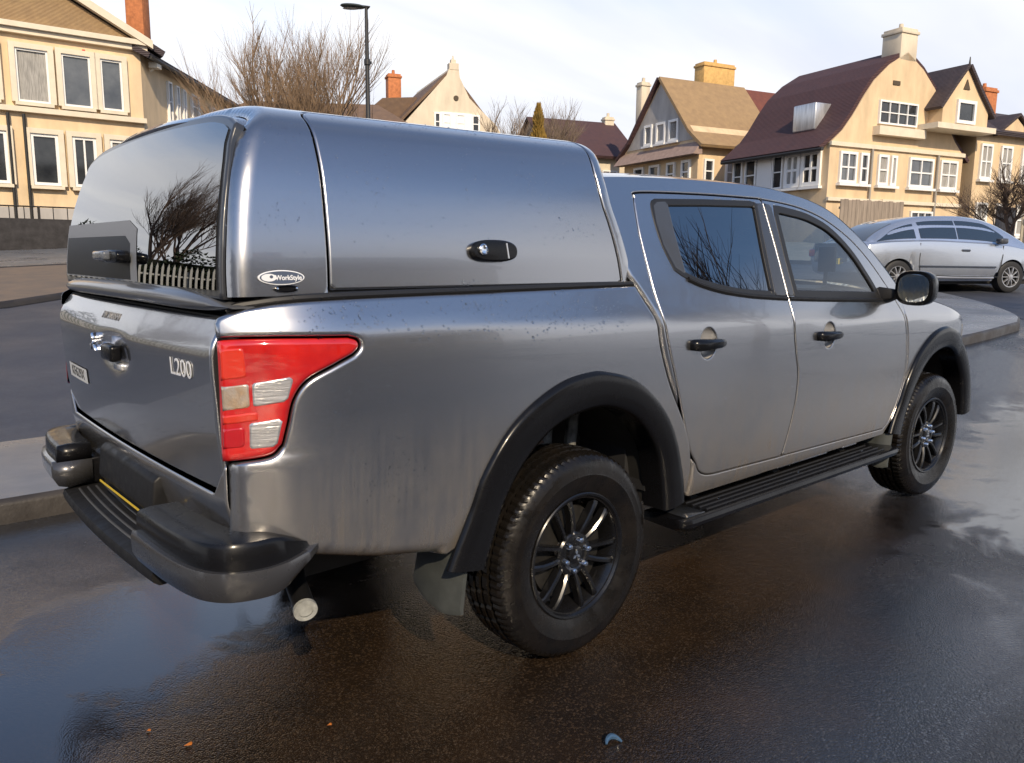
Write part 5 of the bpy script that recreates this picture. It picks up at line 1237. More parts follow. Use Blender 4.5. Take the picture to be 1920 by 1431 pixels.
def right_house():
    h = House('gabled_house', 'tall cream gabled house with dark maroon roof and chimney on the gable', (32.81, 12.02, 2.0), -15)
    L_ = [(-4.57, 3.83), (-3.95, 4.36), (-3.44, 4.97), (-2.9, 5.75), (-2.4, 6.38), (-1.6, 7.05), (-.60, 7.62)]; Rr = [(-1.2-a, b) for a, b in L_[::-1][1:]]
    h.body(-4.57, 3.37, 5.5, 3.83, TAN, None, 'y', L_+Rr)
    rl = [(-5.0, 3.55)]+L_[1:]; h.roof(rl, .05, 5.7, 1, MAROON, .16); h.roof([(-.6, 7.62)]+Rr[:-1]+[(3.8, 3.55)], .05, 5.7, 1, MAROON, .16)
    mb = MB(); mb.tube([(-5.02, -.05, 3.58), (-5.02, 5.7, 3.58)], .08, 8); mb.build('gutter', mat('dark_gutter'), h.root)
    h.chimney(-.57, .45, .95, .9, 7.3, 8.55, PALE)
    h.window('front', -2.07, .18, 4.74, 5.66, 4, 2, .07, sill=False); h.box('window_shelf', (-2.3, -.35, 4.28), (.45, 0, 4.62), TRIM)
    mb = MB(); mb.box((-1.35, -.04, 6.30), (-.95, 0, 6.46)); mb.build('wall_vent', mat('dark_vent', (.08, .06, .04), .8), h.root)
    for a, b, nx, nz, p in ((-4.05, -3.10, 2, 2, None), (-2.92, -2.45, 1, 2, PANE), (-1.90, -1.30, 1, 2, CURT), (-1.15, -.80, 1, 1, CURT), (-.05, 1.45, 2, 2, None), (1.90, 3.0, 2, 2, CURT)): h.window('front', a, b, 2.36, 3.56, nx, nz, .10, pm=p)
    h.box('string_course', (-4.6, -.12, 1.64), (3.4, 0, 1.78), TRIM); h.box('string_course', (-4.6, -.10, 3.74), (3.4, 0, 3.90), TRIM)
    d = h.box('door', (-1.42, -.06, 0), (-.45, 0, 1.62), mat('dark_door', (.02, .022, .03), .4)); h.box('door_frame', (-1.56, -.14, 1.62), (-.31, 0, 1.80), TRIM)
    h.window('front', .26, 1.64, .8, 1.40, 3, 1, .08)
    for u in (-2.30, 1.68):
        mb = MB(); mb.tube([(u, -.10, 0), (u, -.10, 3.72)], .045, 8); mb.build('drainpipe', mat('grey_pipe', (.30, .28, .25), .5), h.root)
    # gabled dormer bay with balcony
    mb = MB(); mb.prism([(.95, 4.9), (.95, 5.75), (2.25, 7.22), (3.85, 5.6), (3.85, 4.9)], (-.62, 3.2), 1); b = mb.build('dormer', TAN, h.root)
    for ln in ([(.72, 5.45), (1.5, 6.40), (2.25, 7.25)], [(2.25, 7.25), (3.1, 6.3), (4.1, 5.30)]):
        h.roof(ln, -.78, 3.4, 1, SLATE, .13, 'dormer_roof')
    h.window('front', 1.75, 2.95, 4.98, 5.92, 1, 1, .13, off=.62, sill=False); h.box('balcony', (.30, -.95, 4.66), (4.0, 0, 4.88), TRIM)
    mb = MB(); mb.prism([(2.10, 6.35), (2.30, 6.75), (2.50, 6.35)], (-.66, -.60), 1); mb.build('gable_ornament', mat('dark_vent'), h.root)
    mb = MB(); mb.tube([(2.25, -.7, 7.3), (2.25, -.7, 7.62)], [.05, .02], 6); mb.build('finial', mat('dark_gutter'), h.root)
    # shaded side with big white bay windows
    for a, b, nx, p, fw in ((.35, 1.35, 2, None, .16), (1.40, 2.25, 2, CURT, .16), (2.35, 2.95, 1, PANE, .07), (3.9, 4.6, 1, PANE, .08), (4.75, 5.35, 1, PANE, .08)): h.window('left', a, b, 2.25, 3.62, nx, 2, fw, pm=p)
    h.box('white_panel', (-4.64, 3.0, 2.25), (-4.57, 3.85, 3.66), WHITE)
    # metal-clad roof box dormer
    mb = MB(); mb.box((-4.05, 1.35, 4.55), (-3.05, 2.55, 5.62)); mb.build('roof_box', mat('silver_cladding', (.55, .56, .58), .35, metal=.7, stretch=(1, 8, .3), var=.3, var_scale=4), h.root, bevel=.05)
    # lower range on the right
    g = House('cream_house_range', 'lower cream terrace with dark slate roof running on from the dormer bay', (36.7, 10.9, 1.9), -15)
    g.body(0, 9, 6, 5.0, TAN); g.roof([(-.35, 4.85), (3.0, 6.5), (6.3, 4.85)], -.2, 9.2, 0, SLATE, .16)
    mb = MB(); mb.prism([(1.3, 4.95), (2.6, 5.75), (3.9, 4.95)], (-.05, 2.5), 1); mb.build('small_gable', TAN, g.root); g.roof([(1.1, 4.85), (2.6, 5.82), (4.1, 4.85)], -.2, 2.6, 1, SLATE, .12, 'gable_roof')
    for a, b in ((.3, 1.1), (1.7, 2.5), (3.2, 4.4), (5.2, 6.2)):
        g.window('front', a, b, 3.0, 4.5, 2, 2, .10, pm=CURT); g.window('front', a, b, .6, 2.0, 2, 2, .10, pm=CURT)
    g.chimney(-.2, 3.0, .7, .7, 6.0, 7.5, YBRICK); g.chimney(4.6, 3.0, .9, .8, 6.0, 7.7, BRICK)
right_house()

def middle_houses():
    h = House('gable_end_house', 'house with shaded grey gable, triple white window and sunlit tan roof', (31.2, 21.4, 2.3), -15)
    h.body(0, 5.2, 6.3, 4.75, TAN, 8.05, 'x')
    mb = MB(); mb.prism([(.25, 4.80), (3.15, 7.85), (6.05, 4.80)], (-.03, -.0), 0); mb.build('grey_gable', GREYR, h.root)  # gable's shade put into the colour: grey sheet over the tan wall
    h.roof([(-.45, 4.35), (.6, 5.15), (1.8, 6.55), (3.15, 8.10)], -.25, 5.4, 0, TANR, .14); h.roof([(3.15, 8.10), (4.5, 6.55), (5.7, 5.15), (6.8, 4.35)], -.25, 5.4, 0, MAROON, .14)
    mb = MB(); mb.prism([(-.55, 4.02), (0, 4.66), (0, 4.02)], (-.3, 6.6), 1); mb.build('skirt_roof', mat('pinkish_tile', (.30, .22, .19), .8, var=.2, var_scale=5), h.root)
    for a, b in ((1.55, 2.35), (2.62, 3.42), (3.75, 4.45)): h.window('left', a, b, 4.90, 5.95, 1, 1, .12)
    for a, b in ((.5, 1.2), (1.7, 2.4), (3.0, 3.9), (4.4, 5.3)): h.window('left', a, b, 2.7, 3.85, 1, 2, .12)
    for a, b in ((.35, .95), (1.7, 2.35), (3.2, 3.9)): h.window('front', a, b, 2.7, 3.85, 1, 2, .10)
    h.chimney(.8, 5.9, .55, .5, 5.0, 8.5, PALE)
    g = House('red_roofed_house', 'house with a broad red tile roof and wide yellow chimney adjoining the grey gable', (36.45, 20.65, 2.3), -15)
    g.body(0, 12, 6.6, 4.75, TAN, 8.15, 'x'); g.roof([(-.4, 4.45), (3.3, 8.18), (7.0, 4.45)], .02, 12.3, 0, REDT, .15); g.chimney(-1.2, 3.3, 2.1, .8, 7.7, 9.4, YBRICK)
    k = House('maroon_roofed_house', 'low house with a maroon roof between the grey gable and the golden conifer', (31.0, 31.6, 2.35), -20)
    k.body(0, 5.6, 6, 5.0, PALE, 7.2, 'x'); k.roof([(-.4, 4.75), (3, 7.22), (6.4, 4.75)], -.25, 5.8, 0, MAROON, .15); k.chimney(5.3, 3, .6, .5, 6.6, 7.7, PALE)
    k.window('front', .8, 1.8, 2.8, 4.1, 2, 2); k.window('front', 3.4, 4.4, 2.8, 4.1, 2, 2)
    w = House('shaped_gable_house', 'cream house with curved stone gable, finial and orange brick chimney', (25.9, 34.09, 2.4), -20)
    Lp = [(-3.6, 5.2), (-2.86, 5.95), (-.35, 8.75), (-.22, 9.1)]; Rp = [(.36, 9.1), (.40, 8.7), (.95, 7.65), (1.42, 7.22), (2.0, 6.75), (2.55, 6.30), (2.95, 5.7), (3.2, 5.2)]
    w.body(-3.6, 3.2, 7, 5.2, PALE, None, 'y', Lp+Rp)
    mb = MB(); mb.box((-.20, -.02, 9.08), (.34, .4, 9.42)); mb.box((-.08, .05, 9.42), (.2, .3, 9.62)); mb.tube([(.06, .18, 9.6), (.06, .18, 9.85)], [.08, .03], 6); mb.build('gable_finial', PALE, w.root)
    w.roof([(-4.1, 4.9), (-2.2, 6.85), (-.1, 8.95)], .12, 7.3, 1, BROWN, .14); w.roof([(-.1, 8.95), (1.6, 7.0), (3.6, 4.9)], .12, 7.3, 1, BROWN, .14)
    for a, b in ((-1.10, -.72), (-.62, -.10), (.15, .72), (1.08, 1.55)): w.window('front', a, b, 5.75, 6.75, 1, 2, .09)
    w.box('window_band', (-.74, -.05, 5.7), (1.1, 0, 6.80), WHITE)
    mb = MB(); mb.revolve([(.001, -.05), (.14, -.05), (.15, .0)], c=(.18, 0, 7.58), ax=1, n=14); mb.build('round_vent', mat('dark_vent'), w.root)
    mb = MB(); mb.prism([(-5.2, 5.0), (-4.6, 6.6), (-3.4, 7.75), (-1.4, 7.95), (-1.6, 5.0)], (2.5, 6.5), 1); mb.build('rear_roof', BROWN, w.root); w.chimney(-2.55, 3.4, .75, .7, 7.0, 9.25, BRICK)
    b = House('brown_hipped_house', 'house with a brown hipped roof half hidden by the large bare tree', (12.5, 38.5, 2.0), -35)
    b.body(0, 12, 7, 5.2, PALE); mb = MB(); mb.add([(-.5, -.5, 5.1), (12.5, -.5, 5.1), (12.5, 7.5, 5.1), (-.5, 7.5, 5.1), (2.6, 3.5, 7.4), (9.4, 3.5, 7.4)], [(0, 1, 5, 4), (1, 2, 5), (2, 3, 4, 5), (3, 0, 4), (3, 2, 1, 0)]); mb.build('roof', BROWN, b.root)
    for a in (1.5, 4.5, 7.5, 10): b.window('front', a, a+1.1, 3.0, 4.4, 2, 2)
middle_houses()

def opposite_row():
    """the other side of the street, behind the camera; it shades the road and shows in the paint"""
    specs = [(44.5, 10, 6.4, 9.3, TAN, BROWN, 'tan house with brown roof at the end of the terrace across the road'), (25.5, 11.5, 6.5, 9.7, TAN, BROWN, 'tan terraced house with brown roof at the far end of the terrace across the road'), (13.6, 12.8, 6.5, 9.6, PALE, SLATE, 'pale terraced house with slate roof across the road'), (.5, 11, 6.5, 9.5, GREYR, SLATE, 'grey terraced house with slate roof across the road'), (-11, 11, 6.3, 9.3, CREAM, BROWN, 'cream terraced house with brown roof across the road'), (-22.5, 11, 6.5, 9.6, TAN, SLATE, 'tan terraced house with slate roof across the road')]
    for x, wd, ze, za, wm, rm, lab in specs[1:]:
        h = House('terraced_house', lab, (x, -31.0, -.05), 180, group='terrace across the road')
        h.body(0, wd, 8, ze, wm, za, 'x'); h.roof([(-.4, ze-.25), (4, za+.03), (8.4, ze-.25)], -.1, wd+.1, 0, rm, .18); h.chimney(wd-.9, 4, 1.3, .7, za-.5, za+1.3, BRICK)
        for z0 in (.9, 3.7):
            for a in (1.2, 4.6, 8.0): h.window('front', a, a+1.5, z0, z0+1.6, 2, 2, .10)
        h.box('door', (3.2, -.06, 0), (4.15, 0, 2.1), mat('dark_door'))
opposite_row()
# ================================================================== trees, lamp, car, fences
BARK = mat('grey_brown_bark', (.10, .072, .050), .9, var=.3, var_scale=6); TWIG = mat('sunlit_twig', (.22, .15, .095), .9); DARKB = mat('dark_twig', (.085, .060, .048), .9)  # brown bark, light brown twigs, dark twigs: one base tone each
def bare_tree(name, label, base, height, spread, seed, mt, mk, trunk=.16, levels=5, lean=0., trunks=1, split=.22, up=.35, dens=1., group=None):
    g = random.Random(seed); root = empty(name, base, 0, label, 'tree', group); tr = MB(); cr = MB()
    def grow(p, d, L, r, lv):
        seg = 4 if lv < 2 else 3; pts = [p]; q = p.copy(); dd = d.copy()
        for i in range(seg):
            dd = (dd+Vector((g.uniform(-1, 1), g.uniform(-1, 1), g.uniform(-.6, 1)+up*.3))*(.11 if lv else .05)).normalized(); q = q+dd*L/seg; pts.append(q.copy())
        r1 = r*.62 if lv < levels else r*.35
        (tr if lv == 0 else cr).tube(pts, [r+(r1-r)*i/seg for i in range(seg+1)], 7 if lv == 0 else (5 if lv < 3 else 3), cap=False)
        if lv >= levels: return
        nk = int(round((4 if lv < 2 else 3.4)*dens+g.uniform(-.6, 1.2)))
        for k in range(nk):
            f = g.uniform(.35, 1.) if lv else g.uniform(.55, 1.); j = min(seg-1, int(f*seg)); pp = pts[j].lerp(pts[j+1], f*seg-j)
            a = g.uniform(0, 6.283); side = Vector((math.cos(a), math.sin(a), 0)); nd = (dd*(1-spread*.5)+side*spread*g.uniform(.5, 1.15)+Vector((0, 0, up))).normalized()
            grow(pp, nd, L*g.uniform(.58, .86), max(r*(1-.38*f)*.62, .0045), lv+1)
        grow(pts[-1], (dd+Vector((g.uniform(-.3, .3), g.uniform(-.3, .3), .1))).normalized(), L*.74, r1, lv+1)
    for k in range(trunks):
        a = 2*math.pi*k/trunks+seed; d = Vector((math.cos(a)*split*(trunks > 1)+lean, math.sin(a)*split*(trunks > 1), 1)).normalized()
        grow(Vector((.12*math.cos(a), .12*math.sin(a), -.1))*(1 if trunks > 1 else .0)+Vector((0, 0, -.1)), d, height*.33, trunk, 0)
    tr.build('trunk', mt, root, smooth=True, angle=80, fixn=False); cr.build('crown', mk, root, fixn=False); return root
bare_tree('bare_tree', 'large bare tree with many upright brown branches beside the cream wing', (10.4, 21.9, 1.40), 7.5, .54, 5, BARK, TWIG, .14, 5, 0, 3, .34, .34, .95)
bare_tree('bare_tree', 'tall thin bare sapling growing right behind the lamp post', (12.6, 21.8, 1.5), 6.2, .16, 9, DARKB, DARKB, .06, 3, 0, 1, .1, .7, .6)
bare_tree('bare_tree', 'bare tree with pale spreading twigs behind the golden conifer', (23.7, 25.6, 2.2), 6.6, .62, 12, BARK, mat('pale_twig', (.20, .15, .11), .9), .14, 5, 0, 2, .3, .3, .95)
bare_tree('bare_tree', 'small bare tree between the lamp post and the curved gable', (15.6, 24.5, 1.7), 5.0, .5, 21, BARK, mat('pale_twig'), .09, 4, 0, 2, .25, .3, 1.)
bare_tree('bare_tree', 'dark bare bushy tree by the gate beside the gabled house', (31.9, 7.2, 1.65), 3.9, .74, 33, DARKB, DARKB, .12, 5, .05, 2, .5, .10, .95)
bare_tree('bare_tree', 'bare tree overhanging the palisade fence on the verge', (-8.8, 21.5, .5), 8.0, .6, 44, DARKB, DARKB, .15, 5, 0, 2, .25, .35, 1.)
bare_tree('bare_tree', 'bare street tree standing beyond the front of the pickup', (10.8, -6.8, 0), 8.6, .5, 52, DARKB, DARKB, .15, 5, 0, 1, .2, .35, .9)
def conifer():
    g = random.Random(3); r = empty('golden_conifer', (22.7, 23.7, 2.1), 0, 'narrow golden columnar conifer in front of the pale bare tree', 'tree'); t = MB(); t.tube([(0, 0, 0), (0, 0, 5)], [.09, .03], 6); t.build('trunk', BARK, r); V = []; F = []
    for i in range(7000):
        z = g.uniform(.2, 5.75)**1.0; rad = .72*min(1, z/1.0)*max(.05, (1-(z/5.85)**2.2))*(1+.25*math.sin(z*5)); a = g.uniform(0, 6.28); rr = rad*math.sqrt(g.uniform(.25, 1)); p = Vector((rr*math.cos(a), rr*math.sin(a), z)); d = Vector((math.cos(a)*.4, math.sin(a)*.4, 1)).normalized()*g.uniform(.10, .22); s_ = d.cross(Vector((g.uniform(-1, 1), g.uniform(-1, 1), .2))).normalized()*.035
        k = len(V); V += [p-s_, p+s_, p+d]; F.append((k, k+1, k+2))
    mesh_obj('crown', V, F, mat('golden_foliage', (.33, .20, .035), .8, var=.5, var_scale=3, var2=(.16, .11, .03)), r)
conifer()
def lamp_post():
    r = empty('street_lamp', (8.63, 14.65, float(gh(8.63, 14.65))), 0, 'tall black lamp post with a flat oval head over the road', 'street lamp'); m = mat('black_lamp_paint', (.022, .022, .024), .45)
    p = MB(); p.tube([(0, 0, -.2), (0, 0, 1.2), (0, 0, 1.25), (0, 0, 4.9), (-.0, 0, 6.18)], [.085, .085, .060, .052, .036], 14); p.build('pole', m, r, smooth=True, angle=40)
    c = MB(); c.revolve([(.055, 4.88), (.075, 4.90), (.075, 5.02), (.055, 5.04)], ax=2, n=14, closed=True); c.box((.05, -.02, 4.93), (.11, .02, 4.99)); c.build('collar', m, r)
    u = Vector((-.742, .670, 0)); a = MB(); a.tube([Vector((0, 0, 6.14)), Vector((0, 0, 6.20))-u*.08, Vector((0, 0, 6.22))+u*.12], .03, 8); a.build('bracket', m, r, smooth=True)
    h = MB(); v = Vector((u.y, -u.x, 0)); rings = []
    for t in np.linspace(-1, 1, 17):
        k = math.sqrt(max(1-abs(t)**2.4, .002)); cx = u*(.32+.30*t)+Vector((0, 0, 6.215+.02*t)); rings.append([cx+v*.16*k*math.cos(q)+Vector((0, 0, (.055 if math.sin(q) > 0 else .045)*k*math.sin(q))) for q in [2*math.pi*i/18 for i in range(18)]])
    h.loft(rings); hd = h.build('lamp_head', mat('grey_lamp_head', (.05, .06, .06), .4), r, smooth=True)
    g = MB(); g.add([tuple(u*(.36+.20*math.cos(q))+v*.11*math.sin(q)+Vector((0, 0, 6.166))) for q in [2*math.pi*i/24 for i in range(24)]], [tuple(range(24))]); g.build('lamp_glass', mat('lamp_glass', (.45, .46, .45), .2), hd)
lamp_post()

def parked_car():
    CP = mat('silver_blue_paint', (.52, .56, .63), .26, metal=.75, coat=1., coat_rough=.04); CG = mat('car_window', (.02, .03, .045), .04, spec=.8, coat=.5)
    x0 = 17.39; zg = float(gh(x0, 3.61)); r = empty('parked_car', (17.0, 3.95, float(gh(16.0, 4.3))-.02), R(-27), 'silver-blue three-door coupe parked across the street by the footway', 'car')
    r.scale = (1.09, 1.09, 1.06); r.location.x += .20; r.location.y -= .16
    # stations along the length (x forward, front axle at 0): half width, sill z, belt z, belt half width
    st = [(-3.36, .50, .62, .76), (-3.30, .70, .42, .86), (-3.0, .80, .30, .93), (-2.55, .84, .24, .97), (-1.8, .86, .22, .99), (-1.0, .86, .22, .97), (-.3, .85, .22, .94), (.2, .83, .24, .88), (.6, .78, .28, .80), (.92, .60, .36, .66), (.98, .42, .42, .58)]
    f1 = pchip([s[0] for s in st], [s[1] for s in st]); f2 = pchip([s[0] for s in st], [s[2] for s in st]); f3 = pchip([s[0] for s in st], [s[3] for s in st]); rings = []
    for x in np.linspace(-3.36, .98, 94):
        w_, zs_, zb = float(f1(x)), float(f2(x)), float(f3(x))
        def arch(z, y):
            for cx in (-2.52, 0):
                rr = .34; dx = x-cx
                if abs(dx) < rr:
                    zz = .30+math.sqrt(rr*rr-dx*dx)
                    if z < zz and abs(y) > w_-.2: return zz
            return z
        q = [(-w_*.90, zs_), (-w_*.985, zs_+.16), (-w_, zs_+.30), (-w_*.995, zb-.20), (-w_*.955, zb-.03), (-w_*.86, zb+.01), (-w_*.4, zb+.05), (w_*.4, zb+.05), (w_*.86, zb+.01), (w_*.955, zb-.03), (w_*.995, zb-.20), (w_, zs_+.30), (w_*.985, zs_+.16), (w_*.90, zs_)]
        rings.append([(x, y, arch(z, y)) for y, z in q])
    mb = MB(); mb.loft(rings); body = mb.build('body', CP, r, smooth=True, angle=50)
    # greenhouse
    gr = [(-3.12, .90, .68, .92), (-2.95, 1.04, .60, .94), (-2.6, 1.24, .56, .97), (-2.2, 1.385, .55, .98), (-1.7, 1.455, .55, .98), (-1.1, 1.47, .55, .97), (-.6, 1.43, .55, .95), (-.2, 1.33, .56, .92), (.15, 1.17, .60, .90), (.45, 1.0, .64, .83), (.62, .88, .64, .79)]
    a = [pchip([s[0] for s in gr], [s[k] for s in gr]) for k in (1, 2, 3)]; rings = []; 
    for x in np.linspace(-3.12, .62, 60):
        zt, wt, zb = [float(f(x)) for f in a]; wb = float(f1(x))*.90
        rings.append([(x, -wb, zb-.03), (x, -(wb*.45+wt*.55), zb+(zt-zb)*.55), (x, -wt, zt-.06), (x, -wt*.86, zt-.012), (x, 0, zt), (x, wt*.86, zt-.012), (x, wt, zt-.06), (x, wb*.45+wt*.55, zb+(zt-zb)*.55), (x, wb, zb-.03)])
    mb = MB(); mb.loft(rings, closed=True); mb.build('roof', CP, body, smooth=True, angle=60)
    def gpt(x, f, off=.006, s_=-1):
        zt, wt, zb = [float(q(x)) for q in a]; wb = float(f1(x))*.90; pts = [(wb, zb-.03), (wb*.45+wt*.55, zb+(zt-zb)*.55), (wt, zt-.06)]; z = zb+(zt-.06-zb)*f
        y = np.interp(z, [p[1] for p in pts], [p[0] for p in pts]); return (x, s_*(y+off), z)
    SH = mat('car_shut_line', (.03, .032, .036), .6)
    for s_ in (-1, 1):
        for nm, pts in (('shut_line', [(-2.06, .34), (-2.10, .60), (-2.08, .93)]), ('shut_line', [(-.30, .30), (-.26, .60), (-.22, .90)]), ('shut_line', [(-2.05, .34), (-1.2, .31), (-.31, .30)]), ('bumper_line', [(.36, .50), (.60, .48), (.80, .47)]), ('bumper_line', [(-3.28, .58), (-3.05, .56), (-2.88, .52)])):
            m = MB(); m.tube([(x, s_*(float(f1(x))*(.998 if z < .75 else .965)+.001), z) for x, z in spline(pts, 5)], .007, 5); m.build(nm, SH, body)
        m = MB(); m.tube([(-2.1, s_*.868, .50), (-.4, s_*.865, .49)], .018, 6); m.build('rubbing_strip', mat('dark_car_mirror', (.05, .055, .065), .3, coat=.5), body)
        for nm, xa, xb, lo, hi in (('quarter_window', -2.92, -2.12, .10, .86), ('door_window', -2.02, -1.22, .10, .90), ('door_window', -1.19, -.12, .10, .90)):
            xs = np.linspace(xa, xb, 12)
            def hi_(x): return max(lo+.02, hi-(.45*max(0, (x+.6)/.5)**2 if nm != 'quarter_window' else .6*max(0, (-2.5-x)/.42)**2))
            V = [gpt(x, lo, s_=s_) for x in xs]+[gpt(x, lo+(hi_(x)-lo)*.5, s_=s_) for x in xs]+[gpt(x, hi_(x), s_=s_) for x in xs]; F = [(j*12+i, j*12+i+1, (j+1)*12+i+1, (j+1)*12+i) for j in range(2) for i in range(11)]
            mb = MB(); mb.add(V, F); mb.build(nm, CG, body, smooth=True)
        m = MB(); m.box((-.42, s_*.88-.07, .93), (-.24, s_*.88+.07, 1.04)); m.build('door_mirror', mat('dark_car_mirror', (.05, .055, .065), .3, coat=.5), body, bevel=.03)
        m = MB(); m.tube([(-1.18, s_*.855, .80), (-1.02, s_*.86, .80)], .022, 8); m.build('door_handle', mat('dark_car_mirror'), body)
        m = MB(); m.tube([(-2.2, s_*.845, .30), (-.42, s_*.845, .285)], .02, 6); m.build('sill_trim', SILVER, body)
        m = MB(); m.box((.45, s_*.60-.10, .60), (.74, s_*.60+.10, .70)); m.build('headlight', LCLEAR, body, bevel=.03)
    m = MB(); ws = []; xs = np.linspace(.02, .56, 8)
    V = []; F = []
    for x in xs:
        zt, wt, zb = [float(q(x)) for q in a]; V += [(x, y*wt*.84, zt-.010*abs(y)**2+.006) for y in (-1, -.5, 0, .5, 1)]
    for i in range(7):
        for j in range(4): F.append((i*5+j, i*5+j+1, (i+1)*5+j+1, (i+1)*5+j))
    m.add(V, F); m.build('windscreen', CG, body, smooth=True)
    V = []; F = []; xs = np.linspace(-3.06, -2.45, 8)
    for x in xs:
        zt, wt, zb = [float(q(x)) for q in a]; V += [(x, y*wt*.84, zt-.010*abs(y)**2+.006) for y in (-1, -.5, 0, .5, 1)]
    for i in range(7):
        for j in range(4): F.append((i*5+j, i*5+j+1, (i+1)*5+j+1, (i+1)*5+j))
    m = MB(); m.add(V, F); m.build('rear_window', CG, body, smooth=True)
    m = MB(); m.box((-3.40, -.30, .52), (-3.34, .30, .63)); m.build('number_plate', mat('yellow_plate'), body)
    for s_ in (-1, 1):
        m = MB(); m.box((-3.36, s_*.58-.12, .66), (-3.20, s_*.58+.12, .82)); m.build('tail_light', LRED, body, bevel=.03)
    m = MB(); m.box((-3.0, -.66, .16), (.6, .66, .40)); m.build('underside', UNDER, body)
    for cx in (-2.52, 0):
        for s_ in (-1, 1):
            t = MB(); t.revolve([(.19, -.085), (.27, -.095), (.298, -.08), (.302, 0), (.298, .08), (.27, .095), (.19, .085)], c=(cx, s_*.74, .302), n=36); w_ = t.build('wheel', mat('car_tyre', (.015, .015, .016), .6), r, smooth=True, angle=50)
            q = MB(); q.revolve([(.205, .06), (.20, .09), (.188, .088), (.18, .05)], c=(cx, 0, .302), n=32)
            for k in range(10):
                an = 2*math.pi*k/10; ca, sa = math.cos(an), math.sin(an); tx, tz = -sa*.013, ca*.013
                q.loft([[(cx+rr*ca+tx, hh-.03, .302+rr*sa+tz), (cx+rr*ca+tx*.6, hh, .302+rr*sa+tz*.6), (cx+rr*ca-tx*.6, hh, .302+rr*sa-tz*.6), (cx+rr*ca-tx, hh-.03, .302+rr*sa-tz)] for rr, hh in ((.02, .085), (.11, .092), (.19, .08))])
            q.revolve([(.001, .10), (.05, .096), (.055, .06)], c=(cx, 0, .302), n=20)
            o = q.build('rim', mat('silver_alloy', (.55, .55, .56), .3, metal=.8), w_, smooth=True, angle=40)
            o.data.transform(Matrix.Translation((0, s_*.74, 0)) @ Matrix.Diagonal((1, s_, 1, 1)))
            if s_ < 0: o.data.flip_normals()
            q = MB(); q.revolve([(.001, .0), (.185, .0)], c=(cx, s_*.755, .302), n=24); q.build('wheel_back', mat('dark_wheel_back', (.02, .02, .022), .6), w_)
parked_car()

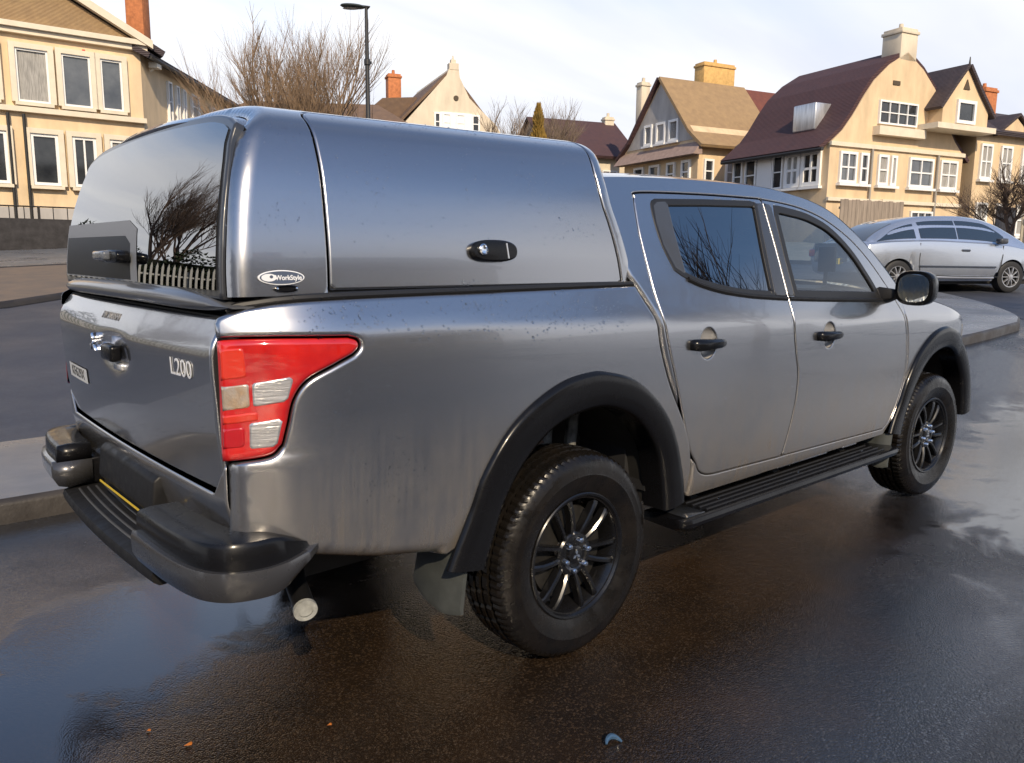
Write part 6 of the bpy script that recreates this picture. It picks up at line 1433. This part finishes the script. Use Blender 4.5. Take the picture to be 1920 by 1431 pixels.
def fences():
    # timber fence left of the gabled house
    WOOD = mat('weathered_boards', (.26, .215, .175), .85, var=.3, var_scale=2.2, stretch=(3, 3, .4))
    a = Vector((27.6, 12.2)); t = Vector((math.cos(R(-15)), math.sin(R(-15)))); f = empty('board_fence', (a.x, a.y, 1.75), R(-15), 'weathered grey-brown board fence in front of the gabled house', 'fence')
    for i in range(17):
        x = i*.205; mb = MB(); mb.box((x, 0, -.3), (x+.195, .03, 1.86+.02*math.sin(i*2.1))); mb.build('board', WOOD, f)
    for z in (.3, 1.5): mb = MB(); mb.box((0, .035, z), (3.5, .09, z+.09)); mb.build('rail', WOOD, f)
    g = empty('garden_gate', (33.9, 8.9, 1.75), R(-15), 'dark boarded garden gate beside the dark bare tree', 'gate')
    for i in range(7): mb = MB(); mb.box((i*.18, 0, 0), (i*.18+.17, .04, 1.75)); mb.build('board', mat('dark_boards', (.03, .032, .042), .7), g)
    k = empty('garden_fence', (35.3, 8.4, 1.75), R(-15), 'pale slatted fence right of the dark garden gate', 'fence')
    for i in range(14): mb = MB(); mb.box((i*.2, 0, 0), (i*.2+.15, .03, 1.45)); mb.build('slat', mat('pale_slats', (.34, .30, .23), .8, var=.2, var_scale=3), k)
    p = empty('gate_pillar', (25.6, 5.25, float(gh(25.6, 5.25))+.1), 0, 'rounded stone gate pillar at the edge of the footway', 'pillar')
    mb = MB(); mb.revolve([(.001, -.3), (.26, -.3), (.26, 0), (.20, .06), (.18, 1.0), (.24, 1.08), (.24, 1.2), (.15, 1.32), (.001, 1.36)], ax=2, n=20); mb.build('shaft', wallmat('pillar_stone', (.50, .42, .30)), p, smooth=True, angle=40)
    # palisade fence behind the pickup (seen in the rear glass)
    q = empty('palisade_fence', (-15.6, 12.75, .18), R(0), 'galvanised palisade fence with pointed pales on the verge', 'fence'); GAL = mat('galvanised_steel', (.42, .43, .42), .5, metal=.5)
    base = None
    for i in range(96):
        x = i*.155
        if base is None:
            mb = MB(); mb.prism([(0, .08), (.065, .08), (.065, 1.68), (.0325, 1.84), (0, 1.68)], (-.02, .02), 1); o = mb.build('pale', GAL, q); base = o
        else: o = base.copy(); COL.objects.link(o); o.parent = q
        o.location = (x, 0, 0)
    for z in (.35, 1.35): mb = MB(); mb.box((0, .021, z), (14.9, .06, z+.06)); mb.build('rail', GAL, q)
    for i in range(6): mb = MB(); mb.box((i*3.0, .062, -.2), (i*3.0+.1, .16, 1.6)); mb.build('post', GAL, q)
fences()
def hedge():  # unseen hedge and house, added so the tailgate mirrors something dark
    g = random.Random(6); r = empty('evergreen_hedge', (-15.8, 13.6, .25), R(-90), 'dark evergreen hedge out of view, added for dark reflections in the tailgate', 'hedge'); V = []; F = []
    for i in range(9000):
        y = g.uniform(0, 13); a = g.uniform(-1.57, 1.57); top = 2.3+.35*math.sin(y*1.7)+.25*math.sin(y*4.1+1); z = g.uniform(.02, 1)*top; x = .75*math.cos(a*.6)*g.uniform(.55, 1.05)*(1-.35*(z/top)**3); p = Vector((x, y, z)); d = Vector((g.uniform(.2, 1), g.uniform(-1, 1), g.uniform(-.5, 1))).normalized()*.16; s_ = d.cross(Vector((g.uniform(-1, 1), g.uniform(-1, 1), 1))).normalized()*.06
        k = len(V); V += [p-s_, p+d*.5-s_*.2, p+d, p+s_]; F.append((k, k+1, k+2, k+3))
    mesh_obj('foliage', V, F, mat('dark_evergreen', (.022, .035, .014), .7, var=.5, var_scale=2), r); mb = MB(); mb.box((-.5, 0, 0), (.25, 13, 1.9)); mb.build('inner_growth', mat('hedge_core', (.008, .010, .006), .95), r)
    h = House('corner_house', 'unseen brown brick house added behind the pickup for dark reflections', (-22, -16, -.05), 90)
    h.body(0, 16, 8, 6.0, mat('brown_brick_block'), 9.0, 'x'); h.roof([(-.4, 5.75), (4, 9.03), (8.4, 5.75)], -.2, 16.2, 0, SLATE, .18)
    for z0 in (.9, 3.6):
        for a in (1.2, 4.6, 8.0, 11.5): h.window('front', a, a+1.5, z0, z0+1.5, 2, 2, .10)
hedge()
for o in list(bpy.data.objects):
    if '_cn' in o: del o['_cn']
S.cycles.use_denoising = True
try: S.cycles.denoiser = 'OPENIMAGEDENOISE'
except Exception: pass
